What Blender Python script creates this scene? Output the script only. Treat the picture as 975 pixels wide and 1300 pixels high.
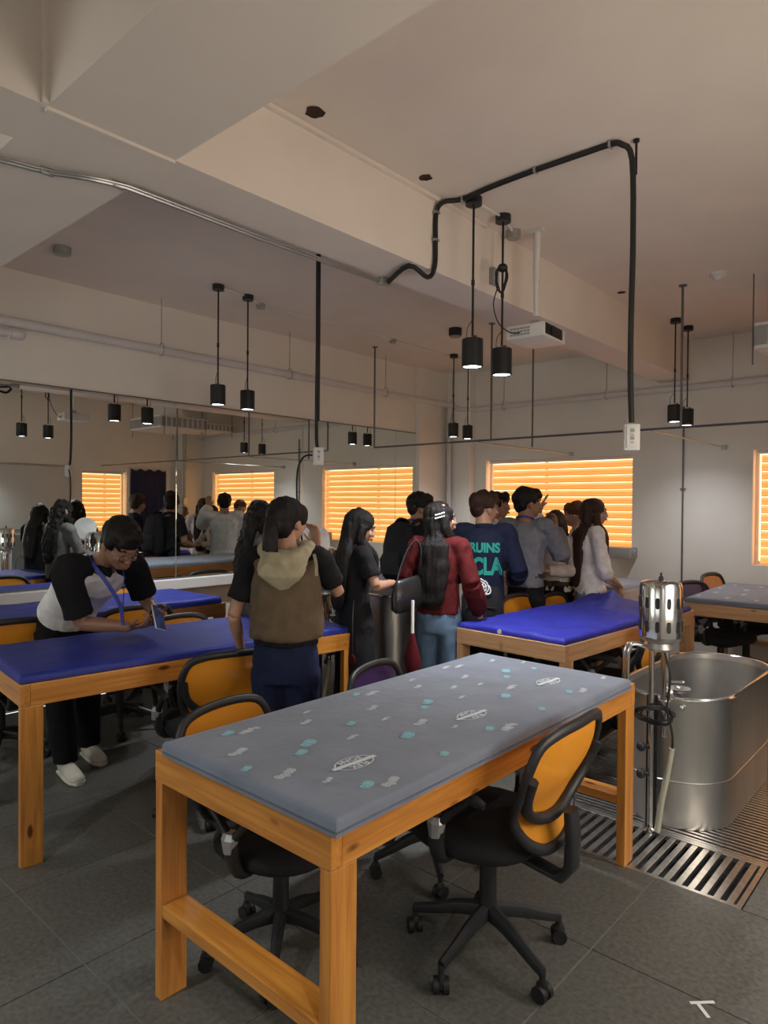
import bpy, bmesh, math, random
from mathutils import Vector, Matrix, noise
random.seed(7)
for _o in list(bpy.data.objects): bpy.data.objects.remove(_o)
C = bpy.context.collection
PI = math.pi
def V(*a): return Vector(a)
# ------------------------------------------------------------------ camera
H_EYE = 1.55
YAW, PITCH, ROLL, FPX = math.radians(41.74), math.radians(-.75), math.radians(.45), 861.0
def cam_axes():
    s, c = math.sin, math.cos
    F = V(-s(YAW), c(YAW), 0); R = V(c(YAW), s(YAW), 0); U = V(0, 0, 1)
    F2 = F*c(PITCH) + U*s(PITCH); U2 = U*c(PITCH) - F*s(PITCH)
    return R*c(ROLL) + U2*s(ROLL), U2*c(ROLL) - R*s(ROLL), F2
cr, cu, cf = cam_axes()
cd = bpy.data.cameras.new('camera'); cam = bpy.data.objects.new('camera', cd); C.objects.link(cam)
cd.sensor_fit = 'VERTICAL'; cd.sensor_height = 36; cd.lens = FPX/1300*36; cd.clip_start = .05
cam.matrix_world = Matrix(((cr.x, cu.x, -cf.x, 0), (cr.y, cu.y, -cf.y, 0), (cr.z, cu.z, -cf.z, H_EYE), (0, 0, 0, 1)))
bpy.context.scene.camera = cam
def at(px, py, **k):
    """point of the room seen at a pixel of the photograph, on the plane x=, y= or z="""
    d = cr*((px-487.5)/FPX) + cu*((650-py)/FPX) + cf
    ax, v = list(k.items())[0]; i = 'xyz'.index(ax)
    o = V(0, 0, H_EYE)
    return o + d*((v-o[i])/d[i])
def atd(px, d):
    """ground position at image column px and depth d"""
    r = (px-487.5)/FPX*d
    return V(-math.sin(YAW)*d+math.cos(YAW)*r, math.cos(YAW)*d+math.sin(YAW)*r, 0)
# ------------------------------------------------------------------ light and exposure
sc = bpy.context.scene
sc.view_settings.view_transform = 'Standard'; sc.view_settings.look = 'None'
sc.view_settings.exposure = EXPO = 0.74; sc.view_settings.gamma = 1
wd = bpy.data.worlds.new('world'); sc.world = wd; wd.use_nodes = True
wd.node_tree.nodes['Background'].inputs[0].default_value = (.75, .86, 1, 1)
wd.node_tree.nodes['Background'].inputs[1].default_value = 1.0
sc.cycles.max_bounces = 8; sc.cycles.diffuse_bounces = 6; sc.cycles.glossy_bounces = 4
sc.cycles.transparent_max_bounces = 8
sc.cycles.sample_clamp_indirect = 4; sc.cycles.use_denoising = True
BLIND = .62      # strength of the daylit blinds
FRONT_FILL = 1.0   # glow of the unseen windows added behind the photographer as fill
SIDEWIN = 3.5    # warm daylight through the window in the right wall beside the photographer
LED = 46.0       # watts of each pendant downlight
# ------------------------------------------------------------------ materials
def new_mat(name):
    m = bpy.data.materials.new(name); m.use_nodes = True
    nt = m.node_tree; b = nt.nodes['Principled BSDF']
    return m, nt, b
def N(nt, t, **k):
    n = nt.nodes.new(t)
    for a, v in k.items(): setattr(n, a, v)
    return n
def mat(name, col, rough=.6, metal=0, var=.12, scale=8, bump=.0, bscale=60, coat=0, alpha=1, stretch=None, spec=.5, sheen=0):
    m, nt, b = new_mat(name); L = nt.links.new
    tc = N(nt, 'ShaderNodeTexCoord'); mp = N(nt, 'ShaderNodeMapping')
    if stretch: mp.inputs['Scale'].default_value = stretch
    L(tc.outputs['Object'], mp.inputs[0])
    n = N(nt, 'ShaderNodeTexNoise'); n.inputs['Scale'].default_value = scale; n.inputs['Detail'].default_value = 5
    L(mp.outputs[0], n.inputs['Vector'])
    r = N(nt, 'ShaderNodeValToRGB')
    r.color_ramp.elements[0].position = .3; r.color_ramp.elements[1].position = .7
    r.color_ramp.elements[0].color = (*[c*(1-var) for c in col], 1)
    r.color_ramp.elements[1].color = (*[min(1, c*(1+var)) for c in col], 1)
    L(n.outputs['Fac'], r.inputs[0]); L(r.outputs[0], b.inputs['Base Color'])
    b.inputs['Roughness'].default_value = rough; b.inputs['Metallic'].default_value = metal
    b.inputs['Coat Weight'].default_value = coat; b.inputs['Alpha'].default_value = alpha
    b.inputs['Specular IOR Level'].default_value = spec
    b.inputs['Sheen Weight'].default_value = sheen
    if bump:
        n2 = N(nt, 'ShaderNodeTexNoise'); n2.inputs['Scale'].default_value = bscale; n2.inputs['Detail'].default_value = 4
        L(mp.outputs[0], n2.inputs['Vector'])
        bp = N(nt, 'ShaderNodeBump'); bp.inputs['Strength'].default_value = bump; bp.inputs['Distance'].default_value = .01
        L(n2.outputs['Fac'], bp.inputs['Height']); L(bp.outputs[0], b.inputs['Normal'])
    return m
def pine(name, lo, hi, rough=.35):
    m, nt, b = new_mat(name); L = nt.links.new
    tc = N(nt, 'ShaderNodeTexCoord'); oi = N(nt, 'ShaderNodeObjectInfo')
    mul = N(nt, 'ShaderNodeVectorMath', operation='SCALE'); mul.inputs['Scale'].default_value = 17
    cmb = N(nt, 'ShaderNodeCombineXYZ')
    for i in range(3): L(oi.outputs['Random'], cmb.inputs[i])
    L(cmb.outputs[0], mul.inputs[0])
    add = N(nt, 'ShaderNodeVectorMath', operation='ADD'); L(tc.outputs['Object'], add.inputs[0]); L(mul.outputs[0], add.inputs[1])
    mp = N(nt, 'ShaderNodeMapping'); mp.inputs['Scale'].default_value = (1.3, 22, 22); L(add.outputs[0], mp.inputs[0])
    n = N(nt, 'ShaderNodeTexNoise'); n.inputs['Scale'].default_value = 2.2; n.inputs['Detail'].default_value = 6; n.inputs['Distortion'].default_value = .6
    L(mp.outputs[0], n.inputs['Vector'])
    r = N(nt, 'ShaderNodeValToRGB')
    r.color_ramp.elements[0].position = .28; r.color_ramp.elements[1].position = .72
    r.color_ramp.elements[0].color = (*lo, 1); r.color_ramp.elements[1].color = (*hi, 1)
    L(n.outputs['Fac'], r.inputs[0])
    mk = N(nt, 'ShaderNodeMapping'); mk.inputs['Scale'].default_value = (3.4, 9, 9); L(add.outputs[0], mk.inputs[0])
    vo = N(nt, 'ShaderNodeTexVoronoi'); vo.inputs['Scale'].default_value = 1.0; L(mk.outputs[0], vo.inputs['Vector'])
    kr = N(nt, 'ShaderNodeValToRGB')
    kr.color_ramp.elements[0].position = .07; kr.color_ramp.elements[0].color = (1, 1, 1, 1)
    kr.color_ramp.elements[1].position = .125; kr.color_ramp.elements[1].color = (0, 0, 0, 1)
    L(vo.outputs['Distance'], kr.inputs[0])
    mx = N(nt, 'ShaderNodeMix', data_type='RGBA'); L(kr.outputs[0], mx.inputs[0]); L(r.outputs[0], mx.inputs[6])
    mx.inputs[7].default_value = (lo[0]*.28, lo[1]*.2, lo[2]*.25, 1)
    L(mx.outputs[2], b.inputs['Base Color'])
    b.inputs['Roughness'].default_value = rough; b.inputs['Coat Weight'].default_value = .25; b.inputs['Coat Roughness'].default_value = .25
    bp = N(nt, 'ShaderNodeBump'); bp.inputs['Strength'].default_value = .12; bp.inputs['Distance'].default_value = .004
    L(n.outputs['Fac'], bp.inputs['Height']); L(bp.outputs[0], b.inputs['Normal'])
    return m
def emit_mat(name, col, s):
    m, nt, b = new_mat(name)
    b.inputs['Base Color'].default_value = (*col, 1); b.inputs['Emission Color'].default_value = (*col, 1)
    b.inputs['Emission Strength'].default_value = s
    return m
M = {}
M['ceiling'] = mat('ceiling_paint', (.77, .70, .63), .85, var=.03, scale=3, bump=.05, bscale=90)
M['wall'] = mat('wall_paint', (.76, .73, .67), .8, var=.03, scale=2, bump=.05, bscale=60)
M['white_paint'] = mat('white_paint', (.72, .71, .68), .5, var=.03)
M['pipe'] = mat('pipe_paint', (.62, .60, .60), .45, var=.05)
M['tile'] = mat('floor_tile', (.100, .099, .087), .42, var=.28, scale=55, bump=.08, bscale=160, spec=.4)
M['grout'] = mat('grout', (.24, .23, .20), .8)
M['pit'] = mat('drain_pit', (.03, .03, .03), .9)
M['pine'] = pine('varnished_pine', (.40, .14, .020), (.66, .29, .052))
M['pine_dark'] = pine('aged_pine', (.26, .105, .03), (.42, .19, .06), .45)
M['pine_pale'] = pine('pale_pine', (.45, .24, .11), (.62, .38, .2), .5)
M['blue_vinyl'] = mat('blue_vinyl', (.012, .026, .26), .5, var=.12, scale=5, bump=.25, bscale=14, spec=.35)
M['blue_sheet'] = mat('blue_sheet', (.024, .028, .30), .58, var=.15, scale=5, bump=.3, bscale=9, spec=.3)
M['grey_fabric'] = mat('grey_cover', (.155, .18, .235), .85, var=.12, scale=7, bump=.25, bscale=25, sheen=.2)
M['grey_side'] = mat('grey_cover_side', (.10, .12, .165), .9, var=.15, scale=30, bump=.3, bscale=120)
M['print_white'] = mat('print_white', (.66, .70, .74), .8, var=.05)
M['print_teal'] = mat('print_teal', (.28, .56, .64), .8, var=.05)
M['black_plastic'] = mat('black_plastic', (.016, .017, .019), .45, var=.2, scale=20, bump=.05)
M['black_fabric'] = mat('black_fabric', (.008, .008, .009), .95, var=.2, bump=.2, bscale=300)
M['black_metal'] = mat('black_metal', (.018, .018, .02), .4, metal=.3)
M['grey_metal'] = mat('grey_metal', (.16, .16, .165), .4, metal=.7)
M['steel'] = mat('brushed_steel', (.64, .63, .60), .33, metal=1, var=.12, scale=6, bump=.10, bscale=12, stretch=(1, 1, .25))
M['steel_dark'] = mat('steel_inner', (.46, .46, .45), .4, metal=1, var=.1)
M['chrome'] = mat('chrome', (.78, .78, .78), .12, metal=1, var=.03)
M['slat'] = mat('grate_steel', (.72, .71, .69), .3, metal=1, var=.15, scale=30)
M['galv'] = mat('galvanised', (.42, .42, .41), .4, metal=.8, var=.1)
M['silver'] = mat('silver_plastic', (.42, .43, .45), .3, metal=.5)
M['white_plastic'] = mat('white_plastic', (.66, .66, .64), .45, var=.04)
M['grey_plastic'] = mat('grey_plastic', (.30, .30, .29), .5, var=.05)
M['rubber'] = mat('black_rubber', (.010, .010, .010), .6, var=.1)
M['hole'] = mat('hole_edge', (.035, .014, .008), .9, var=.3)
M['curtain'] = mat('blue_curtain', (.020, .022, .075), .9, bump=.3, bscale=20)
M['hose'] = mat('clear_hose', (.42, .42, .33), .35, var=.08)
def mesh_fabric(name, col):
    m, nt, b = new_mat(name); L = nt.links.new
    b.inputs['Base Color'].default_value = (*col, 1); b.inputs['Roughness'].default_value = .7
    tr = N(nt, 'ShaderNodeBsdfTransparent'); tl = N(nt, 'ShaderNodeBsdfTranslucent'); tl.inputs[0].default_value = (*col, 1)
    a = N(nt, 'ShaderNodeMixShader'); a.inputs[0].default_value = .3; L(b.outputs[0], a.inputs[1]); L(tl.outputs[0], a.inputs[2])
    w = N(nt, 'ShaderNodeMixShader'); w.inputs[0].default_value = .14; L(a.outputs[0], w.inputs[1]); L(tr.outputs[0], w.inputs[2])
    L(w.outputs[0], nt.nodes['Material Output'].inputs[0])
    return m
M['orange_mesh'] = mesh_fabric('orange_mesh', (.90, .36, .02))
M['purple_mesh'] = mesh_fabric('purple_mesh', (.075, .03, .17))
def mirror_mat():
    m, nt, b = new_mat('mirror_glass')
    b.inputs['Base Color'].default_value = (.86, .90, .86, 1); b.inputs['Metallic'].default_value = 1; b.inputs['Roughness'].default_value = .0
    return m
M['mirror'] = mirror_mat()
def blind_mat():
    """orange zebra blind lit by the daylight behind it: each band woven denser at its lower edge"""
    m, nt, b = new_mat('daylit_blind'); L = nt.links.new
    tc = N(nt, 'ShaderNodeTexCoord'); oi = N(nt, 'ShaderNodeObjectInfo')
    sx = N(nt, 'ShaderNodeSeparateXYZ'); L(tc.outputs['Generated'], sx.inputs[0])
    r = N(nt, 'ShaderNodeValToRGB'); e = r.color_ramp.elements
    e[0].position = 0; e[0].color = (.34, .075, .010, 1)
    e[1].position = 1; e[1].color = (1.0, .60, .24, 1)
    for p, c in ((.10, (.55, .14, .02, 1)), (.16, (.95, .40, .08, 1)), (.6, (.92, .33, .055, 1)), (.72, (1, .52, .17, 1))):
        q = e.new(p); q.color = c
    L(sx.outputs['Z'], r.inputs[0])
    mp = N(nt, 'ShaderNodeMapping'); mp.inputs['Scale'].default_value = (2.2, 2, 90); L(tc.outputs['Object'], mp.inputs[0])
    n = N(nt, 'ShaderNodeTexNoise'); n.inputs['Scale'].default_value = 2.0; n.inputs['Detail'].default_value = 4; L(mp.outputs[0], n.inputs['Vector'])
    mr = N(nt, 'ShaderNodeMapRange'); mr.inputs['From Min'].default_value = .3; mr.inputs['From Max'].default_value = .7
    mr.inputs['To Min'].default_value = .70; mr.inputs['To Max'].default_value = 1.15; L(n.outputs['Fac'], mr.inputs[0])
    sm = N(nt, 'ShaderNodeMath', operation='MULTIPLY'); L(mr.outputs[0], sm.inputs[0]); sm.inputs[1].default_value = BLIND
    b.inputs['Base Color'].default_value = (.6, .35, .15, 1); b.inputs['Roughness'].default_value = .8
    L(r.outputs[0], b.inputs['Emission Color']); L(sm.outputs[0], b.inputs['Emission Strength'])
    return m
M['blind'] = blind_mat()
M['daylight'] = emit_mat('daylight_gap', (1, .84, .62), 1.0)
M['led'] = emit_mat('led_lens', (.86, .93, 1), 14)
# ------------------------------------------------------------------ mesh helpers
def box(bm, c, s, rot=None, bev=0):
    r = bmesh.ops.create_cube(bm, size=1)
    vs = r['verts']; mt = Matrix.Translation(c) @ (rot.to_4x4() if rot else Matrix()) @ Matrix.Diagonal((*s, 1))
    bmesh.ops.transform(bm, matrix=mt, verts=vs)
    if bev:
        es = list({e for v in vs for e in v.link_edges})
        bmesh.ops.bevel(bm, geom=es, offset=bev, segments=2, affect='EDGES', profile=.6)
def ring_frames(pts):
    out = []; n = len(pts); up = None
    for i in range(n):
        t = (pts[min(i+1, n-1)]-pts[max(i-1, 0)]).normalized()
        if up is None:
            up = V(0, 0, 1) if abs(t.z) < .9 else V(1, 0, 0)
        u = up - t*up.dot(t)
        u = u.normalized() if u.length > 1e-5 else t.orthogonal().normalized()
        up = u; out.append((u, t.cross(u)))
    return out
def smooth_path(pts, rads, sub=4):
    if sub < 2: return [Vector(p) for p in pts], list(rads)
    P = [Vector(p) for p in pts]; o = []; r = []
    for i in range(len(P)-1):
        p0, p1, p2, p3 = P[max(i-1, 0)], P[i], P[i+1], P[min(i+2, len(P)-1)]
        for k in range(sub):
            t = k/sub
            o.append(.5*((2*p1)+(p2-p0)*t+(2*p0-5*p1+4*p2-p3)*t*t+(3*p1-p0-3*p2+p3)*t**3))
            a, b = rads[i], rads[i+1]; r.append(a+(b-a)*(t*t*(3-2*t)))
    o.append(P[-1]); r.append(rads[-1])
    return o, r
def loft(bm, rings, seg=14, cap=True, power=1.0):
    """rings: (centre, half axis u, half axis v)"""
    vs = []
    for c, u, v in rings:
        row = []
        for k in range(seg):
            a = 2*PI*k/seg; ca, sa = math.cos(a), math.sin(a)
            if power != 1:
                ca = math.copysign(abs(ca)**power, ca); sa = math.copysign(abs(sa)**power, sa)
            row.append(bm.verts.new(c+u*ca+v*sa))
        vs.append(row)
    for i in range(len(vs)-1):
        for k in range(seg):
            bm.faces.new((vs[i][k], vs[i][(k+1) % seg], vs[i+1][(k+1) % seg], vs[i+1][k]))
    if cap:
        bm.faces.new(vs[0][::-1]); bm.faces.new(vs[-1])
def tube(bm, pts, rad, seg=8, sub=1, closed=False, flat=1.0):
    rads = list(rad) if hasattr(rad, '__len__') else [rad]*len(pts)
    if closed:
        P = [Vector(p) for p in pts]; n = len(P); q = []; 
        for i in range(n):
            p0, p1, p2, p3 = P[i-1], P[i], P[(i+1) % n], P[(i+2) % n]
            for k in range(max(1, sub)):
                t = k/max(1, sub)
                q.append(.5*((2*p1)+(p2-p0)*t+(2*p0-5*p1+4*p2-p3)*t*t+(3*p1-p0-3*p2+p3)*t**3))
        n = len(q); rows = []; nm = V(0, 1, 0)
        for i in range(n):
            t = (q[(i+1) % n]-q[i-1]).normalized(); u = (nm-t*nm.dot(t)).normalized(); w = t.cross(u)
            rows.append([bm.verts.new(q[i]+u*rads[0]*flat*math.cos(2*PI*k/seg)+w*rads[0]*math.sin(2*PI*k/seg)) for k in range(seg)])
        for i in range(n):
            a, b = rows[i], rows[(i+1) % n]
            for k in range(seg): bm.faces.new((a[k], a[(k+1) % seg], b[(k+1) % seg], b[k]))
        return
    P, R = smooth_path(pts, rads, sub)
    fr = ring_frames(P)
    loft(bm, [(P[i], fr[i][0]*R[i], fr[i][1]*R[i]*flat) for i in range(len(P))], seg)
def ball(bm, c, r, rot=None, seg=14):
    if not hasattr(r, '__len__'): r = (r, r, r)
    q = bmesh.ops.create_uvsphere(bm, u_segments=seg, v_segments=max(6, seg//2+2), radius=1)
    mt = Matrix.Translation(c) @ (rot.to_4x4() if rot else Matrix()) @ Matrix.Diagonal((*r, 1))
    bmesh.ops.transform(bm, matrix=mt, verts=q['verts'])
def cyl(bm, c, r, h, seg=20, axis='z', r2=None):
    r2 = r if r2 is None else r2
    ax = {'x': (V(1, 0, 0), V(0, 1, 0), V(0, 0, 1)), 'y': (V(0, 1, 0), V(0, 0, 1), V(1, 0, 0)), 'z': (V(0, 0, 1), V(1, 0, 0), V(0, 1, 0))}[axis]
    c = Vector(c)
    loft(bm, [(c-ax[0]*h/2, ax[1]*r, ax[2]*r), (c+ax[0]*h/2, ax[1]*r2, ax[2]*r2)], seg)
def lathe(bm, c, prof, seg=24):
    c = Vector(c)
    loft(bm, [(c+V(0, 0, z), V(1, 0, 0)*max(r, 1e-4), V(0, 1, 0)*max(r, 1e-4)) for r, z in prof], seg)
def finish(bm, name, m, smooth=True, ang=40):
    bmesh.ops.recalc_face_normals(bm, faces=bm.faces)
    me = bpy.data.meshes.new(name); bm.to_mesh(me); bm.free()
    if m is not None: me.materials.append(M[m] if isinstance(m, str) else m)
    if smooth:
        me.shade_smooth()
        try: me.set_sharp_from_angle(angle=math.radians(ang))
        except Exception: pass
    return me
def obj(name, bm, m, parent=None, loc=None, smooth=True, label=None, ang=40):
    me = finish(bm, name, m, smooth, ang) if not isinstance(bm, bpy.types.Mesh) else bm
    o = bpy.data.objects.new(name, me); C.objects.link(o)
    if parent is not None: o.parent = parent
    if loc is not None: o.location = loc
    if label: o['label'] = label
    return o
def tag(o, label=None, cat=None, group=None, kind=None):
    if label: o['label'] = label
    if cat: o['category'] = cat
    if group: o['group'] = group
    if kind: o['kind'] = kind
    return o
def thing(name, label, cat, loc=(0, 0, 0), rz=0, group=None):
    o = bpy.data.objects.new(name, None); C.objects.link(o); o.empty_display_size = .1
    o.location = loc; o.rotation_euler = (0, 0, rz)
    return tag(o, label, cat, group)
def solo(name, bm, m, label, cat, group=None, smooth=True):
    return tag(obj(name, bm, m, smooth=smooth), label, cat, group)
def struct(name, bm, m, parent=None, smooth=False):
    o = obj(name, bm, m, parent, smooth=smooth)
    if parent is None: o['kind'] = 'structure'
    return o
def dup(root, loc, rz, label, scale=1, group=None):
    r = root.copy(); C.objects.link(r); r.location = loc; r.rotation_euler = (0, 0, rz); r.scale = (scale,)*3
    r['label'] = label
    if group: r['group'] = group
    for ch in list(root.children):
        c = ch.copy(); C.objects.link(c); c.parent = r
        for g in ch.children:
            d = g.copy(); C.objects.link(d); d.parent = c
    return r
def NB(): return bmesh.new()
def bx(c, s, bev=0, rot=None):
    b = NB(); box(b, Vector(c), s, rot, bev); return b
# ------------------------------------------------------------------ the room
XW, YB, ZC, XR, YF = -5.3, 7.205, 3.222, .60, -2.2
T = .15
BAX0, BAX1, BBY0, BBY1, BZ = -2.575, -2.285, .915, 1.375, 2.822
# ceiling, with the round cut-outs left by old lamps as dark sockets
struct('ceiling', bx(((XW+XR)/2, (YF+YB)/2, ZC+T/2), (XR-XW+2*T, YB-YF+2*T, T)), 'ceiling')
b = NB()
box(b, V((BAX0+BAX1)/2, (YF+YB)/2, (BZ+ZC)/2+.005), (BAX1-BAX0, YB-YF, ZC-BZ+.01))
struct('trim_1', b, 'ceiling')                       # ceiling beam running to the window wall
b = NB()
box(b, V((XW+BAX0)/2, (BBY0+BBY1)/2, (BZ+ZC)/2+.005), (BAX0-XW, BBY1-BBY0, ZC-BZ+.01))
box(b, V((XR+BAX1)/2, (BBY0+BBY1)/2, (BZ+ZC)/2+.005), (XR-BAX1, BBY1-BBY0, ZC-BZ+.01))
struct('trim_2', b, 'ceiling')                       # beam across the room
struct('wall_left', bx((XW-T/2-.002, (YF+YB)/2, ZC/2), (T, YB-YF+2*T, ZC)), 'wall')
# back wall around two windows
WZ0, WZ1 = .985, 2.09
WINS = [(-4.72, -2.86), (-1.695, .08)]
b = NB()
xs = [XW-T] + [x for w in WINS for x in w] + [XR+T]
for i in range(0, len(xs), 2):
    box(b, V((xs[i]+xs[i+1])/2, YB+T/2, ZC/2), (xs[i+1]-xs[i], T, ZC))
for x0, x1 in WINS:
    box(b, V((x0+x1)/2, YB+T/2, WZ0/2), (x1-x0, T, WZ0)); box(b, V((x0+x1)/2, YB+T/2, (WZ1+ZC)/2), (x1-x0, T, ZC-WZ1))
struct('wall_back', b, 'wall')
# right wall, seen in the mirror
RW = (5.04, 5.80)
b = NB()
RF = (1.45, 3.15)
for y0, y1, z0, z1 in ((YF, RF[0], 0, ZC), (RF[1], RW[0], 0, ZC), (RF[0], RF[1], 0, .95), (RF[0], RF[1], 2.1, ZC), (RW[1], YB, 0, ZC), (RW[0], RW[1], 0, .95), (RW[0], RW[1], 2.05, ZC)):
    box(b, V(XR+T/2, (y0+y1)/2, (z0+z1)/2), (T, y1-y0, z1-z0))
struct('wall_right', b, 'wall')
# front wall behind the photographer with two unseen windows added as fill light
b = NB(); FW = [(-4.6, -2.7), (-1.9, .1)]
xs = [XW-T] + [x for w in FW for x in w] + [XR+T]
for i in range(0, len(xs), 2):
    box(b, V((xs[i]+xs[i+1])/2, YF-T/2, ZC/2), (xs[i+1]-xs[i], T, ZC))
for x0, x1 in FW:
    box(b, V((x0+x1)/2, YF-T/2, WZ0/2), (x1-x0, T, WZ0)); box(b, V((x0+x1)/2, YF-T/2, (WZ1+ZC)/2), (x1-x0, T, ZC-WZ1))
struct('wall_front', b, 'wall')
b = NB(); box(b, V(XW+.03, 6.86, ZC/2), (.06, .69, ZC)); box(b, V(XW+.21, YB-.06, ZC/2), (.42, .12, ZC))
struct('trim_3', b, 'wall')                          # shallow pier in the corner
struct('trim_4', bx((XR-.12, 6.98, ZC/2), (.24, .45, ZC)), 'wall')   # column in the far right corner
# windows with zebra blinds
def window(n, x0, x1, y, z0, z1, axis='x', inward=-1, blind=True, lum=None):
    """opening in a wall; blind bands set back in the reveal"""
    w = bpy.data.objects.new('window_%d' % n, None); C.objects.link(w); w['kind'] = 'structure'
    w.location = ((x0+x1)/2, y, z0) if axis == 'x' else (y, (x0+x1)/2, z0)
    if axis == 'y': w.rotation_euler.z = -PI/2 if inward < 0 else PI/2
    W, Hh = x1-x0, z1-z0
    yo = .13     # local +y points outdoors
    if axis == 'x' and inward > 0: w.rotation_euler.z = PI
    fr = NB(); f = .035
    for s in (-1, 1): box(fr, V(s*(W/2-f/2), yo, Hh/2), (f, .05, Hh), bev=.004)
    for z in (f/2, Hh-f/2): box(fr, V(0, yo, z), (W-2*f, .05, f), bev=.004)
    box(fr, V(-W*.08, yo, Hh/2), (.03, .045, Hh-2*f))
    obj('window_frame', fr, 'white_paint', w, smooth=False)
    obj('pane', bx((0, yo+.012, Hh/2), (W-.06, .004, Hh-.06)), M['daylight'] if lum is None else lum, w, smooth=False)
    if blind:
        rl = NB(); cyl(rl, (0, .055, Hh-.018), .022, W-.06, 12, 'x'); obj('blind_roller', rl, 'white_plastic', w)
        nb = 13; hb = (Hh-.05)/nb
        sb = NB()
        W2 = W-.075
        rows = []
        for k, (dy, dz) in enumerate(((.0, 0), (.010, .012), (.004, hb*.5), (-.002, hb*.90), (.012, hb-.005))):
            rows.append([sb.verts.new((-W2/2+W2*i/4+.008, .07+dy, dz)) for i in range(5)])
        for a, c in zip(rows, rows[1:]):
            for i in range(4): sb.faces.new((a[i], a[i+1], c[i+1], c[i]))
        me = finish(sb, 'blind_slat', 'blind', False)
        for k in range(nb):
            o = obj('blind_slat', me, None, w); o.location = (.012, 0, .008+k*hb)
    return w
window(1, *WINS[0], YB, WZ0, WZ1)
window(2, *WINS[1], YB, WZ0, WZ1)
window(3, *RW, XR, .95, 2.05, axis='y', inward=-1)
for n, (a, c) in zip((4, 5), FW):
    window(n, a, c, YF, WZ0, WZ1, inward=1, blind=False, lum=emit_mat('front_fill_pane_%d' % n, (.94, .96, .92), FRONT_FILL*(2.6 if n == 4 else .7)))  # added glowing panes, out of view; the left one lifts the mirror-side ceiling
window(6, *RF, XR, .95, 2.1, axis='y', inward=-1, blind=False, lum=emit_mat('side_daylight', (1, .87, .73), SIDEWIN))
# floor: base with the drain pit, tiles laid on it
PX0, PX1, PY0, PY1 = -1.90, -.30, 2.85, 6.2
b = NB()
box(b, V((XW+PX0)/2, (YF+YB)/2, -.08), (PX0-XW, YB-YF, .152)); box(b, V((PX1+XR)/2, (YF+YB)/2, -.08), (XR-PX1, YB-YF, .152))
box(b, V((PX0+PX1)/2, (YF+PY0)/2, -.08), (PX1-PX0, PY0-YF, .152)); box(b, V((PX0+PX1)/2, (PY1+YB)/2, -.08), (PX1-PX0, YB-PY1, .152))
box(b, V((XW+XR)/2, (YF+YB)/2, -.22), (XR-XW+2*T, YB-YF+2*T, .12))
floor = struct('floor', b, 'grout')
TS = .61; tm = {}
def tile_mesh(w, h):
    k = (round(w, 3), round(h, 3))
    if k not in tm:
        bb = NB(); box(bb, V(w/2, h/2, -.006), (w, h, .012))
        bmesh.ops.bevel(bb, geom=[e for e in bb.edges if all(v.co.z > -.001 for v in e.verts)], offset=.0012, segments=1, affect='EDGES')
        tm[k] = finish(bb, 'floor_tile', 'tile', False)
    return tm[k]
def put_tile(x0, x1, y0, y1):
    g = .0022
    if x1-x0 < .03 or y1-y0 < .03: return
    o = obj('floor_tile', tile_mesh(x1-x0-2*g, y1-y0-2*g), None, floor); o.location = (x0+g, y0+g, random.uniform(-.0006, .0006))
gx = [-1.015+TS*k for k in range(-8, 4)]; gy = [1.02+TS*k for k in range(-6, 12)]
for x in gx:
    for y in gy:
        x0, x1, y0, y1 = max(x, XW), min(x+TS, XR), max(y, YF), min(y+TS, YB)
        if x1 <= x0 or y1 <= y0: continue
        if x1 <= PX0 or x0 >= PX1 or y1 <= PY0 or y0 >= PY1: put_tile(x0, x1, y0, y1); continue
        if x0 < PX0: put_tile(x0, PX0, y0, y1)
        if x1 > PX1: put_tile(PX1, x1, y0, y1)
        xa, xb = max(x0, PX0), min(x1, PX1)
        if y0 < PY0: put_tile(xa, xb, y0, PY0)
        if y1 > PY1: put_tile(xa, xb, PY1, y1)
struct('trim_5', bx(((PX0+PX1)/2, (PY0+PY1)/2, -.152), (PX1-PX0, PY1-PY0, .01)), 'pit')    # dark floor of the drain pit
# ------------------------------------------------------------------ mirror on the left wall
mr = thing('wall_mirror', 'long frameless wall mirror of butted panes on the left wall', 'mirror', (XW, 4.0, .89))
MZ0, MZ1 = .89, 2.41
ys = [-1.21, .25, 1.73, 3.205, 4.665, 6.13, 6.515]
for a, c in zip(ys, ys[1:]):
    obj('mirror_pane', bx((.006, (a+c)/2-4.0, (MZ1-MZ0)/2), (.006, c-a-.004, MZ1-MZ0), .0015), 'mirror', mr, smooth=False)
for z in (-.004, MZ1-MZ0+.004):
    obj('edge_channel', bx((.007, 2.65-4.0, z), (.012, 7.72, .008)), 'grey_metal', mr, smooth=False)
b = NB(); box(b, V(XW+.045, 2.65, .835), (.09, 7.7, .085), bev=.004); struct('trim_6', b, 'white_paint')
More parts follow.
